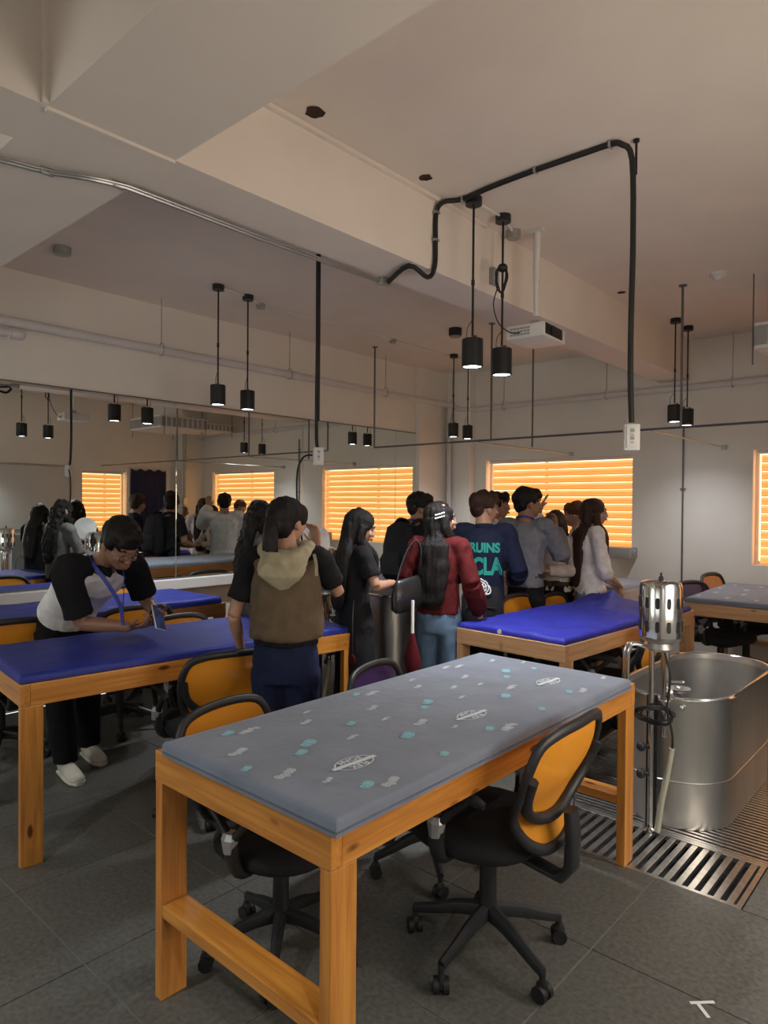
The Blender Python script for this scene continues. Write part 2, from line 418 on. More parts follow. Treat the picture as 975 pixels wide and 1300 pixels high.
# ------------------------------------------------------------------ treatment tables of 2x4 timber
def board(name, parent, c, length, w, t, axis, m, rz=0):
    """board of given length along axis; w across, t thick; own local x along the grain"""
    b = NB(); box(b, V(0, 0, 0), (length, w, t), bev=.003)
    o = obj(name, b, m, parent, smooth=False); o.location = c
    if axis == 'x': o.rotation_euler = (PI/2, 0, 0) if rz == 0 else (0, 0, 0)
    if axis == 'y': o.rotation_euler = (PI/2, 0, PI/2) if rz == 0 else (0, 0, PI/2)
    if axis == 'z': o.rotation_euler = (0, PI/2, 0) if rz == 0 else (PI/2, PI/2, 0)
    return o
def table(label, loc, rz, W=.79, L=1.83, H=.775, m='pine', rail_near=True, rail_far=True, group=None):
    """origin at the near right corner on the floor, x runs left (negative), y runs away"""
    t = thing('treatment_table', label, 'table', loc, rz, group)
    A, th = .095, .038
    board('apron', t, (-W/2, th/2, H-A/2), W, A, th, 'x', m)
    board('apron', t, (-W/2, L-th/2, H-A/2), W, A, th, 'x', m)
    board('apron', t, (-th/2, L/2, H-A/2), L-2*th, A, th, 'y', m)
    board('apron', t, (-W+th/2, L/2, H-A/2), L-2*th, A, th, 'y', m)
    hl = H-A
    for x in (-th/2-.001, -W+th/2+.001):
        for y in (.046, L-.046):
            o = board('leg', t, (x, y, hl/2), hl, .089, .038, 'z', m, 1); o.rotation_euler = (0, PI/2, 0)
    if rail_near: board('stretcher', t, (-W/2, .046, .281), W-2*th-.004, .089, .038, 'x', m, 1)
    if rail_far: board('stretcher', t, (-W/2, L-.046, .281), W-2*th-.004, .089, .038, 'x', m, 1)
    obj('deck_board', bx((-W/2, L/2, H-.012), (W-2*th-.004, L-2*th-.004, .014)), 'pine_dark', t, smooth=False)
    return t
def pad_mesh(name, x0, x1, y0, y1, z0, z1, m, r=.02, wob=.003, seed=0, nx=26, ny=52, lift=None):
    """upholstered pad with soft rolled edges and a slightly uneven top"""
    b = NB(); rows = []
    def prof(u, lo, hi):   # returns inset pos
        return lo+(hi-lo)*u
    X = [x0+(x1-x0)*i/nx for i in range(nx+1)]; Y = [y0+(y1-y0)*j/ny for j in range(ny+1)]
    X = [x0, x0+r*.3, x0+r] + [x for x in X if x0+r*1.5 < x < x1-r*1.5] + [x1-r, x1-r*.3, x1]
    Y = [y0, y0+r*.3, y0+r] + [y for y in Y if y0+r*1.5 < y < y1-r*1.5] + [y1-r, y1-r*.3, y1]
    def ztop(x, y):
        e = min(x-x0, x1-x, y-y0, y1-y); dz = 0
        if e < r: dz = (r-math.sqrt(max(0, r*r-(r-e)**2)))
        z = z1-dz+wob*noise.noise(V(x*5+seed, y*5, seed)) + wob*.5*noise.noise(V(x*16+seed, y*16, seed))
        if lift: z += lift((x-x0)/(x1-x0), (y-y0)/(y1-y0))
        return z
    top = [[b.verts.new((x, y, ztop(x, y))) for y in Y] for x in X]
    bot = [[b.verts.new((x, y, z0)) for y in Y] for x in (X[0], X[-1])]
    for i in range(len(X)-1):
        for j in range(len(Y)-1): b.faces.new((top[i][j], top[i+1][j], top[i+1][j+1], top[i][j+1]))
    # sides
    lo = {}
    def low(i, j):
        if (i, j) not in lo:
            v = top[i][j].co; lo[(i, j)] = b.verts.new((v.x, v.y, z0))
        return lo[(i, j)]
    nX, nY = len(X)-1, len(Y)-1
    for j in range(nY):
        b.faces.new((top[0][j], top[0][j+1], low(0, j+1), low(0, j))); b.faces.new((top[nX][j+1], top[nX][j], low(nX, j), low(nX, j+1)))
    for i in range(nX):
        b.faces.new((top[i+1][0], top[i][0], low(i, 0), low(i+1, 0))); b.faces.new((top[i][nY], top[i+1][nY], low(i+1, nY), low(i, nY)))
    for v in bot[0]+bot[1]: b.verts.remove(v)
    b.faces.new([lo[(i, 0)] for i in range(nX+1)]+[lo[(nX, j)] for j in range(1, nY+1)]+[lo[(i, nY)] for i in range(nX-1, -1, -1)]+[lo[(0, j)] for j in range(nY-1, 0, -1)])
    return b
def mattress(label, loc, rz, x0, x1, y0, y1, z0, z1, m, group=None, **k):
    t = thing('mattress', label, 'mattress', (loc[0], loc[1], z0), rz, group)
    obj('cover', pad_mesh('cover', x0, x1, y0, y1, 0, z1-z0, m, **k), m, t, ang=60)
    return t
G0 = (-1.14, 1.10)
table('foreground pine treatment table with knotty rails carrying the grey patterned mattress', (*G0, 0), 0)
gm = mattress('grey mattress printed with clouds and oval badges on the foreground table', (0, 0), 0, -1.862, -1.108, 1.085, 2.805, .778, .821, 'grey_fabric', r=.012, wob=.0012)
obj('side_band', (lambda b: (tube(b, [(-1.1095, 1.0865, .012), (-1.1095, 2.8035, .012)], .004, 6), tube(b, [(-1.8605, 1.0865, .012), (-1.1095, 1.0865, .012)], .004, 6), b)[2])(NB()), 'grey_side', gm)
# printed motifs: spirals piled into small clouds, lying 1 mm proud as flat ink
def cloud_mesh(name, n, m, seed, rs=1.0, fill=.80):
    rnd = random.Random(seed); b = NB(); z = 0
    pos = []
    for k in range(n):
        pos.append(((k-(n-1)/2)*.0125+rnd.uniform(-.002, .002), rnd.uniform(-.003, .007), .0075*rs*(1-.45*abs(k-(n-1)*.62)/n)+rnd.uniform(0, .002)))
    for x, y, r in pos:
        z += .00004
        for a, c in ((1.0, .70), (.56, .30), (.16, .0)) if rs > 1 else ((1.0, .80), (.60, .40), (.24, .0)):
            seg = 12; o = [b.verts.new((x+r*a*math.cos(2*PI*i/seg), y+r*a*math.sin(2*PI*i/seg), z)) for i in range(seg)]
            if c > 0:
                q = [b.verts.new((x+r*c*math.cos(2*PI*i/seg), y+r*c*math.sin(2*PI*i/seg), z)) for i in range(seg)]
                for i in range(seg): b.faces.new((o[i], o[(i+1) % seg], q[(i+1) % seg], q[i]))
            else: b.faces.new(o)
    return finish(b, name, m, False)
def puff_mesh(name, m, seed):
    """solid teal cloud of overlapping discs"""
    b = NB(); z = 0
    for x, y, r in ((-.016, -.002, .007), (-.004, .003, .011), (.010, .001, .009), (.020, -.003, .005)):
        z += .00005; seg = 14
        b.faces.new([b.verts.new((x+r*math.cos(2*PI*i/seg), y+r*.9*math.sin(2*PI*i/seg), z)) for i in range(seg)])
    return finish(b, name, m, False)
cw = [cloud_mesh('cloud_print', 4, 'print_white', 1), cloud_mesh('cloud_print', 5, 'print_white', 5)]
ct = cloud_mesh('cloud_print', 3, 'print_teal', 3, 1.45, .86)
motifs = [(170,197,'t',1),(210,192,'w',1.1),(192,233,'w',1.2),(205,265,'t',.8),(285,275,'w',1.3),(258,320,'t',1.5),(327,216,'t',1.3),(312,234,'t',1),(322,175,'w',.9),(320,156,'w',.5),
 (408,178,'t',.9),(409,204,'w',.7),(450,148,'w',1),(447,120,'w',1),(417,122,'t',.8),(473,169,'w',.6),(363,287,'w',.7),(440,296,'t',1),(488,290,'w',1.2),(519,201,'t',1.3),(545,176,'w',1.2),
 (588,236,'t',.8),(556,137,'t',1.2),(549,147,'t',.9),(537,107,'w',.9),(524,94,'w',.6),(606,108,'w',.8),(615,68,'w',.9),(608,184,'w',.6),(620,127,'w',.6),(628,88,'w',1),(656,102,'w',.6),
 (676,188,'t',.9),(713,185,'w',1.2),(707,77,'t',1.2),(708,88,'t',.9),(707,125,'t',1.2),(717,108,'w',1),(680,57,'w',.9),(776,150,'t',.8),(740,60,'w',.7),(829,117,'t',.9),(857,114,'w',1.1),
 (760,72,'t',.8),(895,90,'w',.8),(590,70,'w',.8),(790,98,'w',.5),(920,107,'w',1.2)]
MT = .8275
for i, (x, y, c, s) in enumerate(motifs):
    p = at(180+x/1.523, 800+y/1.523, z=MT)
    if not (-1.845 < p.x < -1.125 and 1.10 < p.y < 2.79): continue
    o = obj('cloud_print', ct if c == 't' else cw[i % 2], None, gm)
    o.location = (p.x, p.y, MT-.778-.0042); o.rotation_euler.z = PI/2+.25; o.scale = (1.15*s, 1.5*s, 1)
def text_mesh(s, size, m, name='lettering', extrude=.0002, bold=.0, align='CENTER'):
    cv = bpy.data.curves.new('t', 'FONT'); cv.body = s; cv.size = size; cv.align_x = align; cv.align_y = 'CENTER'
    cv.extrude = extrude; cv.offset = bold
    o = bpy.data.objects.new('t', cv); C.objects.link(o); bpy.context.view_layer.update()
    me = bpy.data.meshes.new_from_object(o.evaluated_get(bpy.context.evaluated_depsgraph_get()))
    bpy.data.objects.remove(o); me.name = name; me.materials.clear(); me.materials.append(M[m] if isinstance(m, str) else m)
    return me
tf, tg_ = text_mesh('FLEX', .030, 'print_white', bold=.0006), text_mesh('FOAM', .030, 'print_white', bold=.0006)
def badge_mesh():
    b = NB(); seg = 36
    for a, c in ((1, .93), ):
        o = [b.verts.new((.068*a*math.cos(2*PI*i/seg), .040*a*math.sin(2*PI*i/seg), 0)) for i in range(seg)]
        q = [b.verts.new((.068*c*math.cos(2*PI*i/seg), .040*c*math.sin(2*PI*i/seg), 0)) for i in range(seg)]
        for i in range(seg): b.faces.new((o[i], o[(i+1) % seg], q[(i+1) % seg], q[i]))
    b.faces.new([b.verts.new(p) for p in ((-.08, -.004, .0001), (.08, -.010, .0001), (.08, .006, .0001), (-.08, .012, .0001))])
    return finish(b, 'badge_print', 'print_white', False)
bdg = badge_mesh()
for x, y in ((411, 253), (638, 161), (786, 97)):
    p = at(180+x/1.523, 800+y/1.523, z=MT)
    o = obj('badge_print', bdg, None, gm); o.location = (p.x, p.y, MT-.778-.0042); o.rotation_euler.z = -PI/2-.02
    a = obj('lettering', tf, None, o); a.location = (0, .021, 0); c = obj('lettering', tg_, None, o); c.location = (0, -.023, 0)
# blue table beside the leaning boy
t1 = math.radians(-5.9)
table('pine treatment table with smooth blue vinyl mattress that the leaning boy rests on', (-3.01, 1.10, 0), t1, rail_near=False)
mattress('smooth royal blue vinyl mattress under the leaning boy', (-3.01, 1.10), t1, -.765, -.012, .0, 1.80, .778, .814, 'blue_vinyl', r=.014, wob=.004)
# blue table in the middle with the loose sheet
t2 = math.radians(-3.2)
table('pine treatment table with rumpled blue sheet in the middle of the room', (-1.715, 3.42, 0), t2, W=.76, L=1.85, m='pine_pale', rail_near=False, rail_far=False)
def rumple(u, v):
    e = max(0, 1-abs((u-.18)-(1-v)*.9)/.10)*max(0, v-.45)*.09
    c = .038*max(0, 1-math.hypot(u-.03, (v-.93)*2.0)/.34)**1.0
    return e+c+.010*noise.noise(V(u*3, v*6, 2))
mattress('rumpled royal blue sheet mattress with a lifted corner on the middle table', (-1.715, 3.42), t2, -.752, -.01, .012, 1.80, .778, .812, 'blue_sheet', r=.02, wob=.010, seed=4, lift=rumple, nx=44, ny=80)
solo('sheet_button', (lambda b: (cyl(b, (0, 0, 0), .014, .004, 16, 'y'), b)[1])(NB()), 'white_plastic', 'small round white button stuck to the rumpled blue sheet edge', 'button').location = tuple(at(634, 802, y=3.4245) - V(0, 0, .0))
# blue table along the mirror
table('pine treatment table with dull blue mattress along the mirror wall', (-4.37, 1.30, 0), 0, W=.76, L=1.78, m='pine_dark', rail_near=False)
mattress('dull blue mattress on the table along the mirror wall', (-4.37, 1.30), 0, -.72, .0, .01, 1.74, .778, .826, 'blue_vinyl', r=.02, wob=.006, seed=9)
# taller table behind the hooded woman, grey cover
table('tall pine table with pale grey cover partly hidden behind the hooded woman', (-3.62, 3.26, 0), 0, W=.80, L=1.85, H=.885, m='pine_dark')
mattress('pale grey cover on the tall table behind the hooded woman', (-3.62, 3.26), 0, -.79, -.01, .01, 1.83, .888, .925, 'grey_fabric', wob=.006, seed=11)
# right-hand table near the window and the one under the first window
table('pine treatment table with pale cover at the right edge by the window', (-.98, 5.66, 0), math.radians(2), W=.86, L=1.42, m='pine_pale', rail_near=True)
m5 = mattress('pale pinkish grey cloud print mattress on the table at the right edge', (-.98, 5.66), math.radians(2), -.83, -.02, .015, 1.40, .778, .818, 'grey_fabric', wob=.004, seed=13)
for k in range(16):
    o = obj('cloud_print', cw[k % 2], None, m5); o.location = (-.75+.21*(k % 4)+.05*((k//4) % 2), .15+.33*(k//4), .0445); o.rotation_euler.z = PI/2; o.scale = (1.6, 2, 1)
table('pine treatment table with pale cover under the first window', (-2.42, 5.93, 0), math.radians(-2), W=1.75, L=.76, m='pine_pale', rail_near=False)
mattress('pale grey mattress on the table under the first window', (-2.42, 5.93), math.radians(-2), -1.72, -.02, .02, .74, .778, .818, 'grey_fabric', wob=.004, seed=15)
# ------------------------------------------------------------------ office chairs
def make_chair(label, mesh_m):
    """origin on the floor under the gas lift, sitter faces +y"""
    t = thing('office_chair', label, 'chair', group=None)
    b = NB()
    def sq(rx, ry, z): return (V(0, .02, z), V(rx, 0, 0), V(0, ry, 0))
    loft(b, [sq(.17, .17, .405), sq(.225, .215, .415), sq(.245, .235, .44), sq(.243, .233, .462), sq(.22, .21, .478), sq(.12, .12, .484)], 28, power=.78)
    obj('seat', b, 'black_fabric', t, ang=60)
    def bpnt(x, z, d=0):
        y = -.262+.55*x*x-.16*(z-.45)+.05*math.exp(-((z-.58)/.10)**2)
        return V(x, y+d, z)
    outline = [(0, .868), (.13, .862), (.205, .835), (.236, .765), (.232, .68), (.205, .59), (.155, .515), (.085, .47), (0, .458)]
    out = outline+[(-x, z) for x, z in outline[-2:0:-1]]
    b = NB(); tube(b, [bpnt(x, z) for x, z in out], .019, 8, 3, True, flat=.75)
    strut = [(-.228, .74), (-.205, .655), (-.14, .59), (-.06, .562), (0, .556), (.06, .562), (.14, .59), (.205, .655), (.228, .74)]
    tube(b, [bpnt(x, z, -.012) for x, z in strut], .019, 8, 3)
    obj('back_frame', b, 'black_plastic', t, ang=60)
    b = NB(); nz = 14; nx = 12; rows = []
    def halfw(z):
        pr = None
        for (x0, z0), (x1, z1) in zip(outline, outline[1:]):
            if z1 <= z <= z0: return x0+(x1-x0)*((z0-z)/(z0-z1)) if z0 != z1 else x0
        return .05
    for i in range(nz+1):
        z = .468+(.858-.468)*i/nz; w = halfw(z)-.006
        rows.append([b.verts.new(bpnt(w*(2*j/nx-1), z, .004)) for j in range(nx+1)])
    for i in range(nz):
        for j in range(nx): b.faces.new((rows[i][j], rows[i][j+1], rows[i+1][j+1], rows[i+1][j]))
    obj('back_mesh', b, mesh_m, t, ang=80)
    b = NB()
    loft(b, [(V(0, -.302, .585), V(.034, 0, 0), V(0, .016, 0)), (V(0, -.31, .50), V(.036, 0, 0), V(0, .018, 0)), (V(0, -.305, .40), V(.034, 0, 0), V(0, .018, 0)), (V(0, -.27, .362), V(.033, 0, 0), V(0, .016, .012)), (V(0, -.10, .385), V(.03, 0, 0), V(0, .004, .014))], 12, power=.6)
    obj('back_post', b, 'black_plastic', t, ang=50)
    for s in (-1, 1):
        b = NB()
        tube(b, [V(.14*s, .03, .408), V(.235*s, .03, .412), V(.268*s, .025, .46), V(.275*s, .02, .535)], [.016, .02, .022, .024], 8, 3, flat=1.3)
        tube(b, [V(.275*s, .02, .53), V(.275*s, .07, .585), V(.272*s, .13, .645)], [.02, .014, .013], 8, 3)
        tube(b, [V(.275*s, .02, .53), V(.275*s, -.03, .585), V(.272*s, -.10, .645)], [.02, .014, .013], 8, 3)
        tube(b, [V(.268*s, -.15, .638), V(.272*s, -.10, .650), V(.272*s, .02, .655), V(.27*s, .13, .650), V(.262*s, .19, .632)], [.013, .022, .025, .023, .013], 8, 3, flat=.6)
        a = obj('armrest', b, 'black_plastic', t, ang=60)
        obj('silver_insert', (lambda q: (loft(q, [(V(.277*s, .02, .50), V(.027, 0, 0), V(0, .022, 0)), (V(.278*s, .02, .545), V(.028, 0, 0), V(0, .034, 0)), (V(.277*s, .02, .565), V(.02, 0, 0), V(0, .026, 0))], 8), q)[1])(NB()), 'silver', a, smooth=False)
    b = NB(); box(b, V(0, 0, .385), (.17, .2, .035), bev=.008); obj('tilt_box', b, 'black_plastic', t)
    b = NB(); cyl(b, (0, 0, .24), .032, .22, 16, r2=.028); cyl(b, (0, 0, .35), .018, .06, 12); obj('gas_lift', b, 'black_plastic', t)
    lg = NB(); tube(lg, [V(0, .02, .145), V(0, .10, .135), V(0, .20, .105), V(0, .268, .088)], [.032, .027, .021, .018], 8, 3, flat=.8)
    cyl(lg, (0, .268, .076), .011, .03, 10); lme = finish(lg, 'base_leg', 'black_plastic')
    cs = NB()
    for s in (-1, 1): cyl(cs, (.016*s, 0, .0255), .0255, .018, 18, 'x')
    loft(cs, [(V(0, 0, .022), V(.012, 0, 0), V(0, .022, 0)), (V(0, 0, .05), V(.014, 0, 0), V(0, .022, 0)), (V(0, .004, .066), V(.008, 0, 0), V(0, .010, 0))], 10)
    cme = finish(cs, 'caster', 'rubber')
    for k in range(5):
        a = 2*PI*k/5+.3
        l = obj('base_leg', lme, None, t); l.rotation_euler.z = a
        c = obj('caster', cme, None, l); c.location = (0, .268, 0); c.rotation_euler.z = (k*1.7) % 2.2-1
    return t
def face(dx, dy): return math.atan2(dy, dx)-PI/2
ch_o = make_chair('orange mesh office chair pulled out on the right side of the foreground table', 'orange_mesh')
ch_o.location = (-1.275, 1.985, 0); ch_o.rotation_euler.z = face(-1, -.02)
ch_p = make_chair('purple mesh office chair under the far left side of the foreground table', 'purple_mesh')
ch_p.location = (-1.775, 2.30, 0); ch_p.rotation_euler.z = face(.97, .22); ch_p.scale = (.94,)*3
GR = 'office chairs around the treatment tables'
ch_o['group'] = GR; ch_p['group'] = GR
for x, y, fx, fy, s, col, lab in [
    (-1.80, 1.50, 1, .16, .93, 'o', 'orange mesh office chair tucked under the near left side of the foreground table'),
    (-2.93, 1.985, -.96, .28, .97, 'o', 'orange mesh office chair facing the blue vinyl table beside the hooded woman'),
    (-3.46, 2.30, 1, .05, .96, 'o', 'orange mesh office chair across the blue vinyl table behind the phone'),
    (-4.40, 2.24, -1, .1, 1.0, 'o', 'orange mesh office chair behind the leaning boy facing the mirror wall table'),
    (-4.42, 1.50, -1, .1, 1.0, 'o', 'orange mesh office chair cut by the left edge behind the leaning boy'),
    (-4.83, 2.66, 1, 0, 1.0, 'o', 'orange mesh office chair between mirror and dull blue table'),
    (-2.31, 4.42, 1, 0, 1.0, 'o', 'orange mesh office chair at the far side of the rumpled blue table'),
    (-2.31, 4.98, 1, .05, .95, 'o', 'orange mesh office chair before the woman with long brown hair, mostly behind the blue sheet'),
    (-1.80, 4.25, -1, 0, .94, 'o', 'office chair with black seat pushed under the right side of the rumpled blue table'),
    (-4.56, 3.85, 1, .05, 1.0, 'o', 'orange mesh office chair at the mirror side of the tall grey table, nearer one'),
    (-4.56, 4.70, 1, -.05, 1.0, 'o', 'orange mesh office chair at the mirror side of the tall grey table, farther one'),
    (-1.63, 6.78, 1, -.1, 1.04, 'o', 'orange mesh office chair by the window wall behind the right edge table'),
    ]:
    dup(ch_o, (x, y, 0), face(fx, fy), lab, s, GR)
dup(ch_p, (-1.68, 6.18, 0), face(1, -.35), 'purple mesh office chair at the left side of the right edge table', 1.0, GR)
# ------------------------------------------------------------------ drain grates
def grate(label, x0, x1, y0, y1, n, along, w, z=.0, fw=.02):
    g = thing('floor_grate', label, 'grate', ((x0+x1)/2, (y0+y1)/2, 0), 0, 'steel drain grates')
    W, L = x1-x0, y1-y0; b = NB()
    for s in (-1, 1):
        box(b, V(0, s*(L/2-fw/2), -.012+z), (W, fw, .024), bev=.001); box(b, V(s*(W/2-fw/2), 0, -.012+z), (fw, L-2*fw, .024), bev=.001)
    obj('grate_frame', b, 'slat', g, smooth=False)
    ln = (L if along == 'y' else W)-2*fw
    sb = NB(); box(sb, V(0, 0, -.012+z), (w, ln, .020) if along == 'y' else (ln, w, .020), bev=.001)
    me = finish(sb, 'grate_slat', 'slat', False)
    sp = (W if along == 'y' else L)-2*fw
    for k in range(n):
        o = obj('grate_slat', me, None, g); q = -sp/2+sp*(k+.5)/n
        o.location = (q, 0, 0) if along == 'y' else (0, q, 0)
    return g
grate('wide-slatted steel floor grate under the far leg of the foreground table', -1.90, -.69, 2.852, 3.27, 24, 'y', .026)
grate('fine-slatted steel floor grate under and around the front steel tub', -1.90, -.30, 3.272, 4.72, 42, 'x', .017)
grate('fine-slatted steel floor grate behind the front steel tub', -1.90, -.30, 4.722, 6.19, 42, 'x', .017)
struct('trim_7', bx((-.495, 3.06, -.012), (.38, .41, .02)), 'tile')
# ------------------------------------------------------------------ whirlpool tubs
def superloop(cx, cy, hx, hy, r, n=12):
    pts = []
    for sx, sy, a0 in ((1, 1, 0), (-1, 1, PI/2), (-1, -1, PI), (1, -1, 3*PI/2)):
        for k in range(n+1):
            a = a0+PI/2*k/n
            pts.append((cx+sx*(hx-r)+r*math.cos(a), cy+sy*(hy-r)+r*math.sin(a)))
    return pts
def tub(label, cx, cy, hx, hy, r, H, group='stainless whirlpool tubs', seam=.22, slope=.0):
    t = thing('whirlpool_tub', label, 'tub', (cx, cy, 0), 0, group)
    def shell(levels, m, name):
        b = NB(); rows = []
        for z, inset in levels:
            rows.append([b.verts.new((x, y, z)) for x, y in superloop(0, 0, hx-inset, hy-inset, max(.02, r-inset))])
        n = len(rows[0])
        for a, c in zip(rows, rows[1:]):
            for i in range(n): b.faces.new((a[i], a[(i+1) % n], c[(i+1) % n], c[i]))
        return b, rows
    b, rows = shell([(.0, .004), (seam-.004, .004), (seam-.002, .001), (seam+.004, .001), (seam+.006, .004), (H-.02, .0), (H, -.002), (H+.004, .002), (H, .008), (H-.03, .010)], 'steel', 'outer')
    b.faces.new(rows[0][::-1]); obj('tub_wall', b, 'steel', t, ang=50)
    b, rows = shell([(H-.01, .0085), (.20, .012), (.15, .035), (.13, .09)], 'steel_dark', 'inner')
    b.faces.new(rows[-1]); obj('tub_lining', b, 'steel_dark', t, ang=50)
    b = NB(); tube(b, [V(x, y, H) for x, y in superloop(0, 0, hx+.002, hy+.002, r, 8)], .008, 6, 1, True); obj('rim', b, 'chrome', t)
    return t
tb = tub('front stainless steel whirlpool tub standing on the floor grates', -1.18, 3.94, .268, .60, .262, .625)
b = NB(); cyl(b, (.10, -.57, .585), .016, .03, 16, 'y'); ball(b, (.10, -.59, .585), .012); obj('overflow_nut', b, 'galv', tb)
b = NB(); lathe(b, (.03, -.42, .60), [(.010, -.10), (.012, 0), (.055, .028), (.057, .034), (.03, .036), (.01, .030)], 24)
solo('steel_dish', b, 'chrome', 'round chrome dish fixed inside the front tub near its rim', 'dish').location = (-1.18, 3.94, 0)
# turbine of the front tub
def turbine(label, x, y, rz=0):
    t = thing('tub_turbine', label, 'turbine', (x, y, 0), rz, 'tub turbines')
    b = NB(); lathe(b, (0, 0, 0), [(.001, .925), (.088, .925), (.096, .932), (.0965, 1.165), (.090, 1.185), (.06, 1.195), (.001, 1.197)], 36)
    h = obj('motor_housing', b, 'chrome', t)
    sb = NB(); loft(sb, [(V(.0945, 0, 0), V(0, .0095, 0), V(0, 0, .026)), (V(.0980, 0, 0), V(0, .0095, 0), V(0, 0, .026))], 16, power=.55)
    me = finish(sb, 'vent_slot', 'rubber', False)
    for zz in (.985, 1.095):
        for k in range(12):
            o = obj('vent_slot', me, None, h); o.location = (0, 0, zz); o.rotation_euler.z = 2*PI*k/12
    b = NB(); lathe(b, (0, 0, 0), [(.001, 1.195), (.012, 1.196), (.010, 1.212), (.005, 1.215), (.005, 1.23), (.001, 1.232)], 12); obj('top_knob', b, 'rubber', t)
    b = NB(); lathe(b, (0, 0, 0), [(.001, .86), (.05, .862), (.062, .875), (.055, .90), (.088, .915), (.092, .926), (.001, .926)], 24); obj('motor_collar', b, 'galv', t)
    b = NB(); cyl(b, (-.035, -.01, .45), .013, .87, 16); cyl(b, (-.035, -.01, .012), .03, .022, 20); obj('support_pole', b, 'chrome', t)
    b = NB(); cyl(b, (.022, .015, .72), .020, .30, 16); cyl(b, (.022, .015, .60), .028, .05, 16); cyl(b, (.022, .015, .52), .016, .14, 14); obj('drive_tube', b, 'chrome', t)
    b = NB(); tube(b, [V(.03, 0, .72), V(.10, .01, .722)], .006, 8); ball(b, (.10, .01, .722), .009); ball(b, (.045, .0, .66), (.02, .016, .03)); obj('valve_handle', b, 'chrome', t)
    b = NB(); tube(b, [V(-.06, 0, .87), V(-.11, -.03, .885), V(-.135, -.045, .84), V(-.137, -.047, .62)], .0095, 10, 4, flat=1.0)
    tube(b, [V(-.06, .02, .87), V(-.13, -.01, .885), V(-.155, -.025, .84), V(-.157, -.027, .62)], .0095, 10, 4); obj('lift_handle', b, 'chrome', t)
    for z in (.40, .27):
        b = NB(); ball(b, (-.075, -.03, z), (.022, .022, .024)); cyl(b, (-.052, -.02, z), .009, .03, 10, 'x'); obj('clamp_knob', b, 'rubber', t)
    b = NB(); box(b, V(-.035, .025, .33), (.05, .02, .62), bev=.004); obj('slide_rail', b, 'black_metal', t)
    b = NB(); rnd = random.Random(3)
    for k in range(5):
        pts = [V(-.02+.10*math.cos(a)*rnd.uniform(.5, 1), -.035+.02*math.sin(a*2), .56+.035*math.sin(a)+rnd.uniform(-.012, .012)) for a in [2*PI*i/7 for i in range(7)]]
        tube(b, pts, .0042, 6, 4, True)
    tube(b, [V(.02, -.01, .86), V(.05, -.03, .75), V(.04, -.04, .6), V(.065, -.045, .48), V(.06, -.04, .36)], .005, 8, 4)
    obj('power_cord', b, 'rubber', t)
    b = NB(); tube(b, [V(.062, -.045, .42), V(.045, -.05, .30), V(.02, -.055, .15), V(.005, -.05, .02)], .014, 10, 5); obj('drain_hose', b, 'hose', t)
    return t
tu = turbine('chrome turbine motor on a pole at the front steel tub', -1.155, 3.27, .2)
# second, higher tub behind the women
tub('tall stainless steel whirlpool tub behind the women in black and red', -3.09, 3.64, .25, .38, .12, .95, seam=.05)
t2b = dup(tu, (-3.55, 3.33, 0), .6, 'chrome turbine beside the tall tub, between the hooded woman and the woman in black', 1.03)
solo('foot_tub', (lambda b: (loft(b, [(V(0, 0, 0), V(.20, 0, 0), V(0, .14, 0)), (V(0, 0, .20), V(.25, 0, 0), V(0, .18, 0)), (V(0, 0, .205), V(.27, 0, 0), V(0, .20, 0)), (V(0, 0, .20), V(.24, 0, 0), V(0, .17, 0)), (V(0, 0, .04), V(.19, 0, 0), V(0, .13, 0))], 28, power=.8), b)[1])(NB()), 'chrome', 'low shiny foot tub on the floor under the right edge table', 'tub').location = (-1.38, 6.35, .0)
# ------------------------------------------------------------------ ceiling fittings
def pendant(x, y, label, ztop=2.452, watts=LED):
    t = thing('pendant_lamp', label, 'lamp', (x, y, ZC), 0, 'black cylinder pendant lamps')
    b = NB(); cyl(b, (0, 0, -.02), .045, .04, 24); obj('canopy', b, 'black_metal', t)
    Lr = ZC-ztop
    b = NB(); cyl(b, (0, 0, -Lr/2), .0065, Lr-.03, 10); cyl(b, (0, 0, -Lr*.6), .010, .03, 10); obj('rod', b, 'black_metal', t)
    b = NB(); R, Hh = .058, .155
    lathe(b, (0, 0, -Lr-Hh), [(R-.010, .012), (R-.004, 0), (R, .002), (R, Hh-.003), (R-.004, Hh), (.001, Hh)], 32)
    sh = obj('lamp_shade', b, 'black_metal', t)
    b = NB(); cyl(b, (0, 0, -Lr-Hh+.010), R-.006, .006, 28); obj('lens', b, 'led', sh)
    b = NB(); tube(b, [V(-.006, 0, -Lr+.10), V(-.04, .01, -Lr+.07), V(-.045, .01, -Lr+.02), V(-.03, .005, -Lr)], .0028, 6, 4)
    for k in range(3): box(b, V(.02+.008*k, -.02, -Lr+.006), (.003, .012, .014))
    obj('lamp_wire', b, 'grey_metal', t)
    l = bpy.data.lights.new('led', 'SPOT'); l.energy = watts; l.spot_size = math.radians(125); l.spot_blend = 1.0; l.shadow_soft_size = .05; l.color = (.93, .96, 1)
    lo = bpy.data.objects.new('led_light', l); C.objects.link(lo); lo.parent = t; lo.location = (0, 0, -Lr-Hh-.02)
    return t
